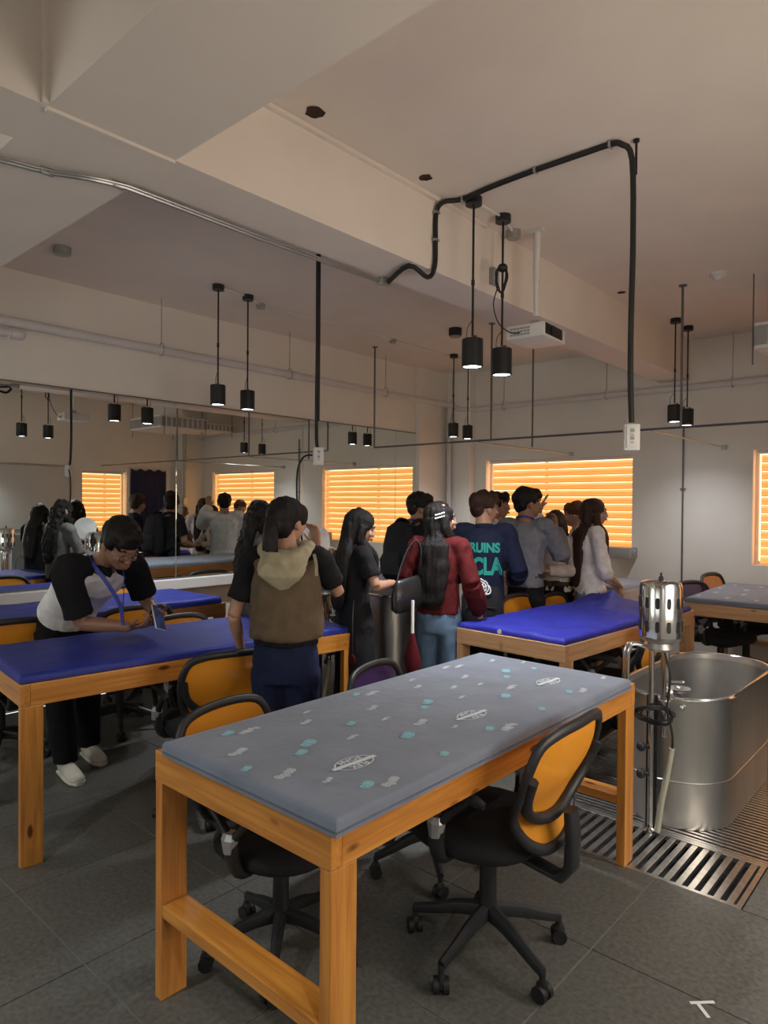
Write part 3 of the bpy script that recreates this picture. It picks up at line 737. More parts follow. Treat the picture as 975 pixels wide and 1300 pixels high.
for x, y, lab in [(-2.126, 3.10, 'black pendant lamp with plain rod, left of the two large ones before the projector'), (-2.126, 3.40, 'black pendant lamp with a coiled cord on its rod, just left of the projector'),
    (-4.46, 3.06, 'black pendant lamp over the mirror side tables, left one of two'), (-4.50, 3.37, 'black pendant lamp over the mirror side tables, right one of two'),
    (-4.50, 6.20, 'small distant black pendant lamp near the room corner, left one'), (-4.50, 6.48, 'small distant black pendant lamp near the room corner, right one'),
    (-2.12, 6.28, 'distant black pendant lamp before the window wall on the right, nearer one'), (-2.12, 6.62, 'distant black pendant lamp before the window wall on the right, farther one'),
    (-2.12, -.25, 'black pendant lamp behind the photographer over the middle aisle'), (-4.46, -.25, 'black pendant lamp behind the photographer near the mirror wall'),
    (.25, .45, 'added fill lamp, a black pendant overhead to the right of the photographer'), (.25, 3.10, 'added fill lamp, a black pendant out of frame above the front steel tub'),  # two unseen lamps added to brighten the right side of the room
    ]: pendant(x, y, lab, watts=LED*(.35 if y > 6 else .6 if x < -4 else 1))
def jbox(p, r, h, name, m, label, cat='box', group=None, square=False):
    b = NB()
    if square: box(b, V(0, 0, -h/2), (2*r, 2*r, h), bev=.004)
    else: lathe(b, (0, 0, -h), [(.001, 0), (r*.85, 0), (r, .006), (r, h)], 20)
    o = solo(name, b, m, label, cat, group); o.location = p; return o
def cz(px, py): return at(px, py, z=ZC)
jbox(cz(79, 314), .055, .05, 'junction_box', 'galv', 'round grey junction box alone on the ceiling at far left')
jbox(cz(652, 293), .045, .05, 'junction_box', 'galv', 'round metal junction box at the end of the pendant conduit near the projector')
jbox(cz(331, 386), .038, .04, 'junction_box', 'galv', 'small metal junction box beside the two mirror side pendants')
jbox(cz(499, 431), .035, .04, 'junction_box', 'galv', 'small metal junction box midway along the thin ceiling conduit')
o = jbox(cz(578, 417), .062, .075, 'ceiling_lamp', 'black_metal', 'black surface mounted cylinder lamp on the ceiling left of the two big pendants', 'lamp')
obj('lens', (lambda b: (cyl(b, (0, 0, -.078), .055, .006, 24), b)[1])(NB()), 'grey_plastic', o)
b = NB(); lathe(b, (0, 0, -.05), [(.001, 0), (.02, 0), (.03, .01), (.035, .022), (.055, .03), (.06, .05)], 24)
solo('smoke_detector', b, 'white_plastic', 'white domed smoke detector on the ceiling at the right', 'smoke detector').location = cz(912, 347)
for px, py, r, l in ((400, 142, .042, 'dark ragged round hole in the ceiling nearest the cross beam'), (539.5, 225, .036, 'dark ragged round hole in the ceiling beside the black cable bend'), (789, 371, .034, 'dark round hole in the ceiling by the hanging cable')):
    b = NB(); rnd = random.Random(px)
    ri = [(r*(1+.16*rnd.uniform(-1, 1))) for _ in range(16)]
    o1 = [b.verts.new((q*math.cos(2*PI*k/16), q*math.sin(2*PI*k/16), -.002)) for k, q in enumerate(ri)]
    o2 = [b.verts.new((q*.8*math.cos(2*PI*k/16), q*.8*math.sin(2*PI*k/16), -.0005)) for k, q in enumerate(ri)]
    for k in range(16): b.faces.new((o1[k], o1[(k+1) % 16], o2[(k+1) % 16], o2[k]))
    b.faces.new(o2)
    solo('ceiling_hole', b, 'hole', l, 'hole').location = cz(px, py)
# raceways and conduits
RX = BAX1+.012
b = NB(); box(b, V(RX, 2.42, ZC-.012), (.024, 2.05, .02)); p = at(626, 291, z=ZC); yv = p.y
box(b, V(RX, yv, ZC-.13), (.02, .022, .22))
solo('cable_raceway', b, 'ceiling', 'thin raceway where the long beam meets the ceiling, dropping to a switch box', 'raceway', smooth=False)
b = NB(); box(b, V(RX+.006, yv, ZC-.29), (.035, .06, .10), bev=.004); solo('switch_box', b, 'grey_plastic', 'small grey box on the side of the long beam below the raceway', 'box')
b = NB(); box(b, V(BAX1-.008, (BBY0+BBY1)/2, BZ-.006), (.022, BBY1-BBY0, .012)); box(b, V(RX-.002, BBY0-.01, (BZ+ZC)/2), (.02, .02, ZC-BZ))
solo('cable_raceway', b, 'ceiling', 'thin raceway along the crossing of the two beams at upper left', 'raceway', smooth=False)
cp = [at(-30, 200, z=BZ-.03), at(0, 204, z=BZ-.03), at(60, 219, z=BZ-.03), at(110, 227, z=BZ-.03), at(150, 236, z=BZ-.02), at(185, 248, z=BZ-.02), at(330, 303, z=BZ-.02), at(480, 357, z=BZ-.02)]
b = NB(); tube(b, cp, .0085, 8, 3); q = [p+V(.012, .006, .006) for p in cp]; tube(b, q, .006, 8, 3)
cd_ = solo('steel_conduit', b, 'galv', 'bent steel conduit running along the underside of the long beam', 'conduit')
for k, f in enumerate((.1, .35, .62, .85)):
    p = cp[1].lerp(cp[-1], f)
    pass
for k in (2, 4, 6):
    b = NB(); box(b, V(0, 0, .004), (.014, .05, .028), bev=.002); o = obj('conduit_clip', b, 'galv', cd_); o.location = cp[k]
pe = cp[-1]
b = NB(); box(b, V(0, 0, 0), (.055, .07, .045), bev=.003); box(b, V(.0, -.05, .0), (.02, .04, .02))
solo('junction_box', b, 'galv', 'square steel junction box at the beam edge between steel and black conduit', 'box').location = pe+V(.012, .03, .0)
xk = BAX1+.016
kp = [pe+V(.03, .05, 0), V(xk-.03, 2.76, BZ-.02), at(543, 352, x=xk), at(552, 338, x=xk), at(553, 305, x=xk), at(554, 270, x=xk), V(-2.24, 2.98, ZC-.03), cz(588, 249)-V(0, 0, .016), cz(625, 233)-V(0, 0, .016), cz(680, 212)-V(0, 0, .016), cz(740, 191)-V(0, 0, .016), cz(775, 179)-V(0, 0, .016), V(-1.27, 3.02, ZC-.035), V(-1.235, 3.06, ZC-.10), V(-1.232, 3.075, 2.75), V(-1.238, 3.08, 2.45), V(-1.238, 3.08, 2.15), V(-1.232, 3.085, 1.93)]
b = NB(); tube(b, kp, .013, 10, 4)
bc = solo('black_cable_conduit', b, 'rubber', 'thick black cable conduit crossing the ceiling and hanging down to a socket box', 'cable')
for k in (4, 5, 7, 9, 11):
    b = NB(); box(b, V(0, 0, 0), (.012, .034, .030) if k > 6 else (.03, .036, .012), bev=.002); o = obj('cable_clip', b, 'galv', bc); o.location = kp[k]
b = NB(); cyl(b, (-1.228, 3.09, ZC-.08), .006, .16, 8); cyl(b, (-1.228, 3.09, ZC-.006), .014, .012, 12); obj('support_rod', b, 'black_metal', bc)
def socket_box(x, y, z, label, rz):
    t = thing('socket_box', label, 'socket', (x, y, z), rz, 'hanging socket boxes')
    b = NB(); box(b, V(0, 0, 0), (.068, .055, .12), bev=.005); obj('box_body', b, 'white_plastic', t)
    b = NB(); box(b, V(-.0, -.030, 0), (.05, .006, .10), bev=.002); f = obj('face_plate', b, 'white_plastic', t)
    for zz in (.03, -.005):
        b = NB(); box(b, V(-.0, -.034, zz), (.018, .003, .016)); box(b, V(0, -.0345, zz-.02), (.012, .003, .006)); obj('socket_hole', b, 'grey_plastic', f, smooth=False)
    return t
socket_box(-1.232, 3.085, 1.86, 'white socket box hanging on the black cable in front of the first window', .5)
b = NB(); tube(b, [V(-3.40, 3.12, ZC), V(-3.398, 3.12, 2.6), V(-3.402, 3.12, 2.25), V(-3.395, 3.115, 1.98), V(-3.375, 3.11, 1.91)], .012, 10, 4)
tube(b, [V(-3.385, 3.125, ZC), V(-3.384, 3.125, 2.6), V(-3.386, 3.125, 2.1)], .007, 8, 3)
solo('black_cable_conduit', b, 'rubber', 'straight black cable hanging from the ceiling in front of the mirror', 'cable')
socket_box(-3.37, 3.11, 1.86, 'white socket box hanging on the black cable in front of the mirror', .9)
b = NB(); tube(b, [V(-3.41, 3.09, 1.87), V(-3.47, 3.07, 1.86), V(-3.52, 3.06, 1.78), V(-3.53, 3.06, 1.62), V(-3.51, 3.06, 1.45), V(-3.50, 3.10, 1.22)], .0065, 8, 5)
solo('plug_cord', b, 'rubber', 'thin black cord looping down from the socket box in front of the mirror', 'cord')
# conduits on the ceiling between lamps
b = NB(); tube(b, [V(-4.46, 3.06, ZC-.012), V(-4.50, 3.37, ZC-.012), cz(331, 386)-V(0, 0, .012)], .007, 8)
g_ = [cz(331, 386)-V(0, 0, .012), cz(352, 392)-V(0, 0, .01), cz(420, 408)-V(0, 0, .01), cz(480, 424)-V(0, 0, .01), cz(499, 431)-V(0, 0, .012), cz(520, 436)-V(0, 0, .01), cz(590, 455)-V(0, 0, .01)]
tube(b, g_, .005, 8, 3)
solo('ceiling_conduit', b, 'white_paint', 'thin pale conduit on the ceiling linking the mirror side pendants', 'conduit')
b = NB(); tube(b, [V(-2.126, 3.10, ZC-.012), V(-2.126, 3.40, ZC-.012), cz(652, 293)-V(0, 0, .012)], .008, 8)
solo('ceiling_conduit', b, 'white_paint', 'short pale conduit joining the two big pendants near the projector', 'conduit')
# sprinkler pipes
def hanger(p, zt, label):
    b = NB(); cyl(b, (p.x, p.y, (p.z+.055+zt)/2), .004, zt-p.z-.055, 8)
    tube(b, [p+V(-.0, -.0, .06), p+V(-.03, .0, .04), p+V(-.04, 0, -.02), p+V(0, 0, -.045), p+V(.04, 0, -.02), p+V(.03, 0, .04)], .004, 6, 2, True)
    return b
b = NB(); zp = 2.80
tube(b, [V(-5.13, YF, zp), V(-5.13, 7.03, zp)], .035, 14)
for k, y in enumerate((1.5, 4.4, 6.7)): cyl(b, (-5.13, y, zp), .042, .05, 14, 'y')
sp = solo('sprinkler_pipe', b, 'pipe', 'white sprinkler pipe running along above the mirror', 'pipe')
b = NB(); tube(b, [V(-5.13, 1.2, zp-.08), V(-5.13, 1.8, zp-.08)], .028, 12); cyl(b, (-5.13, 1.83, zp-.08), .042, .07, 16, 'y'); ball(b, (-5.13, 1.87, zp-.08), .04)
solo('capped_pipe', b, 'pipe', 'short capped white pipe under the sprinkler pipe at the far left', 'pipe')
for px, yy in ((205, None), (368, None), (490, None), (575, None)):
    p = at(px, 430, x=-5.13); q = V(-5.13, p.y, zp); obj('pipe_hanger', hanger(q, ZC, ''), 'galv', sp)
b = NB(); zb = 2.735
tube(b, [V(-5.13, 7.03, zp), V(-5.08, 7.09, zb+.02), V(-4.9, 7.10, zb), V(XR, 7.10, zb)], .033, 14)
tube(b, [V(-5.13, 6.99, zp-.03), V(-5.16, 7.02, 2.66), V(-5.165, 7.03, 2.5), V(-5.165, 7.03, .0)], .03, 12, 3)
sp2 = solo('sprinkler_pipe', b, 'pipe', 'white sprinkler pipe along the window wall with a drop in the corner', 'pipe')
for px in (640, 770, 930):
    p = at(px, 500, y=7.10); q = V(p.x, 7.10, zb)
    def hy(q):
        b = NB(); cyl(b, (q.x, q.y, (q.z+.055+ZC)/2), .004, ZC-q.z-.055, 8)
        tube(b, [q+V(0, 0, .06), q+V(0, -.03, .04), q+V(0, -.04, -.02), q+V(0, 0, -.045), q+V(0, .04, -.02), q+V(0, .03, .04)], .004, 6, 2)
        return b
    obj('pipe_hanger', hy(q), 'galv', sp2)
b = NB(); x = -2.335; cyl(b, (x, YB-.012, 1.28), .009, 2.56, 10)
for z in (.6, 1.72, 2.4): box(b, V(x, YB-.01, z), (.05, .02, .012))
solo('wall_conduit', b, 'grey_metal', 'thin grey conduit running down the wall between the two windows', 'conduit')
# suspended rail frame
zr = 2.145
b = NB(); cyl(b, ((-4.93+XR)/2, 5.36, zr), .009, XR+4.93, 8, 'x')
t = solo('suspended_rail', b, 'grey_metal', 'thin dark rail hung level across the room below the ceiling', 'rail')
for x in (-4.93, -3.46, -1.76):
    b = NB(); cyl(b, (x, 5.36, (zr+ZC)/2), .0095, ZC-zr, 8); cyl(b, (x, 5.36, ZC-.004), .03, .008, 14); obj('drop_rod', b, 'grey_metal', t)
for x, l in ((-3.56, 'thin rail running from the cross rail to the wall above the first window'), (-1.95, 'thin bright rail running from the cross rail to the wall right of the first window')):
    b = NB(); cyl(b, (x, (5.30+YB)/2, zr-.02), .007, YB-5.30, 8, 'y'); box(b, V(x, YB-.02, zr-.02), (.045, .04, .045), bev=.004)
    t = solo('side_rail', b, 'galv', l, 'rail')
b = NB(); cyl(b, (-3.56, 6.30, (zr+ZC)/2), .0095, ZC-zr, 8); cyl(b, (-3.56, 6.30, ZC-.004), .03, .008, 14)
solo('drop_rod', b, 'grey_metal', 'dark hanging rod left of the window holding the side rail', 'rod')
# projector
pc = V(-2.085, 3.72, 0)
t = thing('projector', 'white ceiling projector on a pole beside the pendants', 'projector', (pc.x, pc.y, 2.58), math.radians(4))
b = NB(); cyl(b, (0, 0, (ZC-2.58)/2+.06), .016, ZC-2.58-.12, 14); cyl(b, (0, 0, (ZC-2.58)*.75), .021, (ZC-2.58)*.45, 14); box(b, V(0, 0, ZC-2.58-.008), (.10, .08, .016), bev=.003); obj('mount_pole', b, 'white_plastic', t)
b = NB(); box(b, V(0, 0, .065), (.05, .06, .05), bev=.005)
for s in (-1, 1): tube(b, [V(0, 0, .06), V(.08*s, .06, .045)], .006, 6); tube(b, [V(0, 0, .06), V(.06*s, -.07, .045)], .006, 6)
obj('mount_bracket', b, 'galv', t)
b = NB(); box(b, V(0, 0, 0), (.25, .31, .085), bev=.014); bd = obj('projector_body', b, 'white_plastic', t)
b = NB(); box(b, V(.126, -.02, .004), (.006, .24, .064), bev=.004); cyl(b, (.132, -.05, .004), .027, .014, 20, 'x'); obj('lens_window', b, 'rubber', bd)
gb = NB(); 
for k in range(6):
    for j in range(3): box(gb, V(-.085+.022*k, -.156, -.018+.018*j), (.017, .003, .010))
obj('vent_grille', gb, 'grey_plastic', bd, smooth=False)
b = NB(); rnd = random.Random(5); q = V(-2.126, 3.40, 2.92)
for k in range(4): tube(b, [q+V(.035*math.cos(a)+rnd.uniform(-.008, .008), -.012+.01*math.sin(a*2), -.07+.075*math.sin(a)) for a in [2*PI*i/8 for i in range(8)]], .004, 6, 3, True)
ball(b, q, (.03, .03, .025)); tube(b, [q+V(-.03, 0, -.1), q+V(-.06, .0, -.2), q+V(-.055, .05, -.30), V(-2.14, 3.52, 2.57), V(-2.10, 3.57, 2.575)], .004, 6, 5)
solo('coiled_cord', b, 'rubber', 'black cord coiled on a pendant rod and looping over to the projector', 'cord')
# air conditioners
def ac(x0, x1, y0, y1, z0, z1, label, slope=True):
    t = thing('air_conditioner', label, 'air conditioner', ((x0+x1)/2, (y0+y1)/2, z0), 0, 'ceiling hung air conditioners')
    W, L, Hh = x1-x0, y1-y0, z1-z0; b = NB()
    box(b, V(0, 0, Hh/2), (W, L, Hh), bev=.012); obj('cabinet', b, 'white_plastic', t)
    if slope:
        b = NB(); loft(b, [(V(0, 0, Hh), V(W/2-.01, 0, 0), V(0, L/2-.01, 0)), (V(.0, 0, ZC-z0-.02), V(W*.22, 0, 0), V(0, L*.30, 0))], 4, power=1)
        bmesh.ops.rotate(b, cent=(0, 0, 0), matrix=Matrix.Rotation(PI/4, 3, 'Z'), verts=b.verts) if False else None
        obj('duct_hood', b, 'white_plastic', t, smooth=False)
    g = NB()
    for k in range(9): box(g, V(-W/2-.004, -L/2+L*(k+.5)/9, Hh*.5), (.006, L/9-.03, Hh*.72))
    for k in range(10): box(g, V(-W/2+W*(k+.5)/10, -L/2-.004, Hh*.5), (W/10-.015, .006, Hh*.72))
    obj('air_grille', g, 'grey_plastic', t, smooth=False)
    for sx in (-1, 1):
        for sy in (-1, 1):
            r = NB(); cyl(r, (sx*(W/2+.02), sy*(L/2-.05), (ZC-z0)/2-.05), .005, ZC-z0+.1, 6); obj('hanger_rod', r, 'grey_metal', t)
    return t
ac(-1.27, -.35, 5.38, 6.20, 2.67, 2.86, 'white ceiling hung air conditioner cut by the right edge')
ac(-.85, -.02, 6.30, 7.0, 2.74, 2.86, 'flat white air conditioner panel near the column, seen in the mirror', False)
# things on the right wall, seen in the mirror
t = thing('whiteboard', 'large whiteboard on the right wall seen in the mirror', 'whiteboard', (XR-.012, 4.12, 1.60), 0)
obj('board_face', bx((0, 0, 0), (.014, 1.40, 1.0), .002), mat('whiteboard_face', (.60, .60, .58), .3, var=.05, scale=1.5), t)
b = NB()
for s in (-1, 1): box(b, V(-.002, s*.71, 0), (.024, .03, 1.05)); box(b, V(-.002, 0, s*.51), (.024, 1.45, .03))
obj('board_frame', b, 'galv', t, smooth=False)
solo('low_cabinet', bx((XR-.24, 4.30, .52), (.42, 1.0, 1.04), .008), mat('cabinet_grey', (.20, .23, .25), .5), 'grey low cabinet under the whiteboard seen in the mirror', 'cabinet')
t = bpy.data.objects.new('door_1', None); C.objects.link(t); t['kind'] = 'structure'; t.location = (XR-.01, 6.2, 0)
b = NB()
for y in (-.38, .38): box(b, V(-.01, y, 1.03), (.06, .06, 2.06))
box(b, V(-.01, 0, 2.09), (.06, .82, .06)); obj('door_frame', b, 'white_paint', t, smooth=False)
obj('door_leaf', bx((.0, 0, 1.03), (.02, .70, 2.06)), 'white_paint', t, smooth=False)
b = NB(); rows = []
for i in range(15):
    z = 2.10-i*.11; rows.append([b.verts.new((XR-.075+.018*math.sin(j*1.9+i*.25)*min(1, i/5), 5.86+.66*j/24, z-.05*abs(math.sin(j*PI/24))*(i/14) + (.0 if i else .02*math.cos(j)))) for j in range(25)])
for i in range(14):
    for j in range(24): b.faces.new((rows[i][j], rows[i][j+1], rows[i+1][j+1], rows[i+1][j]))
solo('door_curtain', b, 'curtain', 'dark blue cloth hung over the door seen in the mirror', 'curtain')
b = NB(); box(b, V(.02, 6.95, .60), (.52, .42, 1.20), bev=.01); t = solo('white_cabinet', b, 'white_plastic', 'white box cabinet in the far corner seen in the mirror', 'cabinet')
b = NB(); cyl(b, (XR-.26, 6.80, 2.0), .02, 2.4, 10); box(b, V(XR-.265, 6.80, 1.55), (.03, .09, .12), bev=.004)
solo('column_conduit', b, 'galv', 'grey conduit with a switch on the corner column seen in the mirror', 'conduit')
b = NB(); box(b, V(-2.95, 7.09, 1.045), (.32, .2, .11), bev=.006); box(b, V(-2.78, 7.06, 1.05), (.03, .05, .05), bev=.004)
solo('sill_box', b, 'grey_plastic', 'grey metal box on the sill at the right end of the first window', 'box')
# tape mark on the floor
b = NB(); p = at(890, 1273, z=.0015); q = at(905, 1290, z=.0015)
for (ax, ay), (bx_, by) in (((876, 1273), (907, 1272)), ((886, 1274), (900, 1292))):
    p, q = at(ax, ay, z=.0015), at(bx_, by, z=.0015); d = (q-p).normalized(); n = V(-d.y, d.x, 0)*.006
    b.faces.new([b.verts.new(v) for v in (p-n, q-n, q+n, p+n)])
solo('tape_mark', b, 'white_paint', 'scrap of pale tape stuck on the floor at lower right', 'tape', smooth=False)
# ------------------------------------------------------------------ people
def cloth(name, col, rough=.85, bump=.25, bscale=60, var=.12, **k): M[name] = mat(name, col, rough, var=var, scale=18, bump=bump, bscale=bscale, spec=.2, **k)
def hair_mat(name, col):
    M[name] = mat(name, col, .5, var=.35, scale=9, bump=.6, bscale=9, stretch=(30, 30, 1.2), spec=.25)
M['skin'] = mat('skin', (.42, .235, .155), .5, var=.06, scale=14, bump=.04, bscale=120)
M['skin_tan'] = mat('skin_tan', (.30, .155, .095), .48, var=.07, scale=14, bump=.04, bscale=120)
M['skin_fair'] = mat('skin_fair', (.52, .33, .24), .5, var=.06, scale=14, bump=.04, bscale=120)
M['lip'] = mat('lip', (.33, .11, .09), .45)
M['eye'] = mat('eye', (.02, .014, .012), .2)
hair_mat('hair_black', (.010, .008, .008)); hair_mat('hair_brown', (.045, .022, .014)); hair_mat('hair_auburn', (.13, .055, .025))
for n_, c_ in dict(white_knit=(.84, .85, .86), black_cotton=(.012, .012, .014), olive=(.125, .092, .058), beige_hood=(.36, .32, .22), navy_pants=(.013, .018, .055), navy_jacket=(.012, .016, .038),
                   maroon=(.085, .009, .010), grey_sweater=(.17, .175, .19), blouse=(.68, .62, .55), white_tee=(.80, .79, .78), lab_coat=(.74, .75, .76), black_trousers=(.008, .008, .009),
                   dark_bag=(.014, .014, .016), brown_bag=(.07, .045, .035), tweed=(.13, .128, .12), red_cloth=(.10, .008, .014)).items(): cloth(n_, c_)
M['denim'] = mat('denim', (.10, .17, .27), .85, var=.25, scale=11, bump=.3, bscale=220)
M['denim_light'] = mat('denim_light', (.20, .30, .42), .85, var=.2, scale=11, bump=.3, bscale=220)
M['shoe_white'] = mat('shoe_white', (.62, .60, .50), .6, bump=.15, bscale=50)
M['leather'] = mat('black_leather', (.015, .014, .015), .3, bump=.2, bscale=90)
M['teal_print'] = mat('teal_print', (.02, .34, .28), .7)
M['lanyard'] = mat('lanyard', (.02, .04, .30), .5)
M['glass_frame'] = mat('glasses_metal', (.05, .05, .05), .25, metal=.8)
M['screen'] = mat('phone_back', (.04, .07, .22), .2, var=.5, scale=20)
def clear_mat():
    m, nt, b = new_mat('clear_plastic')
    b.inputs['Base Color'].default_value = (.85, .87, .9, 1); b.inputs['Roughness'].default_value = .15; b.inputs['Alpha'].default_value = .28
    return m
M['clear'] = clear_mat()

TS_ = bpy.data.scenes.new('bench')
def bake(bm, name, m, parent, voxel=.012, it=3, disp=None, label=None, ang=180):
    bmesh.ops.recalc_face_normals(bm, faces=bm.faces)
    me = bpy.data.meshes.new('tmp'); bm.to_mesh(me); bm.free()
    o = bpy.data.objects.new('tmp', me); TS_.collection.objects.link(o)
    r = o.modifiers.new('r', 'REMESH'); r.mode = 'VOXEL'; r.voxel_size = voxel
    s = o.modifiers.new('s', 'SMOOTH'); s.iterations = it; s.factor = .5
    dg = TS_.view_layers[0].depsgraph; TS_.view_layers[0].update(); dg = TS_.view_layers[0].depsgraph
    new = bpy.data.meshes.new_from_object(o.evaluated_get(dg))
    bpy.data.objects.remove(o); bpy.data.meshes.remove(me)
    new.name = name; new.materials.clear(); new.materials.append(M[m])
    if disp:
        ns = [v.normal.copy() for v in new.vertices]; co = []
        for v, n_ in zip(new.vertices, ns): co += list(v.co+n_*disp(v.co))
        new.vertices.foreach_set('co', co); new.update()
    new.shade_smooth()
    q = bpy.data.objects.new(name, new); C.objects.link(q); q.parent = parent
    if label: q['label'] = label
    return q
def folds(amp=.005, f=9, seed=0, stretch=(1, 1, .6)):
    def d(c):
        p = V(c.x*stretch[0], c.y*stretch[1], c.z*stretch[2])*f+V(seed*3.1, seed, 0)
        n = noise.noise(p)
        r = 1-abs(noise.noise(p*1.7+V(5, 5, 5)))*2
        return amp*(n*.9+max(0, r-.3)*.9-.3)
    return d
def strands(amp=.005, seed=0, fx=55, fz=5):
    return lambda c: amp*noise.noise(V(c.x*fx+seed, c.y*fx, c.z*fz))+amp*.8*noise.noise(V(c.x*16, c.y*16+seed, c.z*4))
def curls(amp=.012, seed=0):
    return lambda c: amp*noise.noise(V(c.x*28+seed, c.y*28, c.z*20))+amp*.5*noise.noise(V(c.x*60, c.y*60, c.z*50))
def hand(bm, w, d, n, side, curl=.45, spread=.12, sc=1.0, thumb_in=.5):
    """w wrist, d finger direction, n palm normal, side = direction of the thumb side"""
    d = d.normalized(); n = (n-d*n.dot(d)).normalized(); s = side-d*side.dot(d)-n*side.dot(n)
    s = s.normalized() if s.length > 1e-4 else d.cross(n)
    k = sc
    loft(bm, [(w-d*.015*k, s*.026*k, n*.019*k), (w+d*.02*k, s*.031*k, n*.017*k), (w+d*.06*k, s*.040*k, n*.015*k), (w+d*.088*k, s*.038*k, n*.012*k), (w+d*.096*k, s*.03*k, n*.008*k)], 12)
    for i, (off, ln, r) in enumerate(((.030, .070, .0088), (.010, .078, .009), (-.010, .072, .0086), (-.029, .056, .0078))):
        p = w+d*.082*k+s*off*k; a = 0; pts = [p]; dd = (d+s*spread*(off/.03)).normalized()
        for j, f in enumerate((.45, .31, .24)):
            a += curl*(1+.18*i)*(1.0 if j else .8)
            q = dd*math.cos(a)+n*math.sin(a); p = p+q*ln*f*k; pts.append(p)
        tube(bm, pts, [r*1.05*k, r*k, r*.93*k, r*.72*k], 8, 2)
    p0 = w+d*.022*k+s*.026*k; q = (s*.75+d*.6+n*.25*thumb_in).normalized()
    p1 = p0+q*.036*k; q2 = (d*.85+s*.35+n*(.2+thumb_in*.6)).normalized(); p2 = p1+q2*.030*k; p3 = p2+(d*.9+n*(.3+thumb_in*.6)).normalized()*.024*k
    tube(bm, [p0, p1, p2, p3], [.013*k, .0115*k, .0098*k, .0075*k], 8, 2)
def rot_axes(yaw, pitch, roll=0):
    """local x right, y forward, z up after turning yaw left and pitching the nose down"""
    return (Matrix.Rotation(yaw, 3, 'Z') @ Matrix.Rotation(roll, 3, 'Y') @ Matrix.Rotation(-pitch, 3, 'X'))
def shoes(t, foots, m='shoe_white', name='shoe'):
    for p, yaw in foots:
        R = Matrix.Rotation(yaw, 3, 'Z'); b = NB()
        def r(y, z, hw, hh): return (p+R @ V(0, y, z), R @ V(hw, 0, 0), V(0, 0, hh))
        loft(b, [r(-.07, .045, .022, .030), r(-.06, .050, .033, .042), r(-.01, .055, .036, .048), r(.05, .046, .039, .040), r(.11, .034, .045, .028), r(.16, .028, .042, .020), r(.19, .024, .025, .012)], 16)
        o = obj(name, b, m, t, ang=70)
        b = NB(); loft(b, [(p+R @ V(0, y, .010), R @ V(hw, 0, 0), V(0, 0, .010)) for y, hw in ((-.082, .02), (-.072, .034), (0, .041), (.10, .049), (.165, .045), (.198, .024))], 14, power=.6)
        obj('sole', b, m, o, ang=60)
        if m == 'shoe_white':
            b = NB()
            for k in range(4): tube(b, [p+R @ V(-.022, .035+.022*k, .083-.010*k), p+R @ V(0, .040+.022*k, .092-.011*k), p+R @ V(.022, .035+.022*k, .083-.010*k)], .003, 5)
            obj('lace', b, 'shoe_white', o)
def head_parts(t, bb, hc, R, sc, skin, sex, hair, hm, hairlen=0, glasses=False):
    """adds head shapes to bmesh bb; returns function that adds hair and face children"""
    def P(x, y, z): return hc+R @ (V(x, y, z)*sc)
    def E(c, r): ball(bb, P(*c), [a*sc for a in r], R, 18)
    E((0, -.012, .022), (.074, .092, .090)); E((0, .022, -.030), (.060, .068, .080)); E((0, .045, -.078), (.034, .036, .030))
    E((0, .010, -.060), (.054, .058, .040))
    E((0, .092, -.018), (.011, .014, .026)); E((0, .099, -.034), (.015, .013, .011)); E((0, .078, .022), (.045, .018, .012))
    E((0, .086, -.062), (.022, .012, .010))
    for s in (-1, 1): E((.073*s, -.006, -.018), (.009, .019, .031)); E((.036*s, .070, -.030), (.020, .016, .018))
def face_parts(t, body, hc, R, sc, brows='hair_black', glasses=False):
    def P(x, y, z): return hc+R @ (V(x, y, z)*sc)
    for s in (-1, 1):
        b = NB(); ball(b, P(.031*s, .082, .0), [.0125*sc, .006*sc, .0048*sc], R, 12); e = obj('eye', b, 'grey_plastic', t)
        b = NB(); ball(b, P(.031*s, .0875, .0), [.0055*sc, .0022*sc, .0046*sc], R, 10); obj('iris', b, 'eye', e)
        b = NB(); tube(b, [P(.016*s, .090, .020), P(.030*s, .089, .026), P(.047*s, .078, .021)], [.0030*sc, .0038*sc, .002*sc], 6, 2); obj('eyebrow', b, brows, t)
    b = NB(); tube(b, [P(-.022, .090, -.062), P(-.009, .0985, -.059), P(0, .100, -.0605), P(.009, .0985, -.059), P(.022, .090, -.062)], [.002, .0045, .0042, .0045, .002], 6, 2)
    tube(b, [P(-.018, .091, -.067), P(0, .0985, -.070), P(.018, .091, -.067)], [.002, .0052, .002], 6, 2); obj('mouth', b, 'lip', t)
    if glasses:
        b = NB()
        for s in (-1, 1):
            tube(b, [P(.033*s+.022*math.cos(a), .103, -.004+.018*math.sin(a)) for a in [2*PI*k/10 for k in range(10)]], .0014, 6, 2, True)
            tube(b, [P(.055*s, .102, .002), P(.078*s, .05, .004), P(.080*s, -.005, .0)], .0014, 6)
        tube(b, [P(-.011, .104, 0), P(0, .107, .002), P(.011, .104, 0)], .0014, 6); obj('glasses', b, 'glass_frame', t)
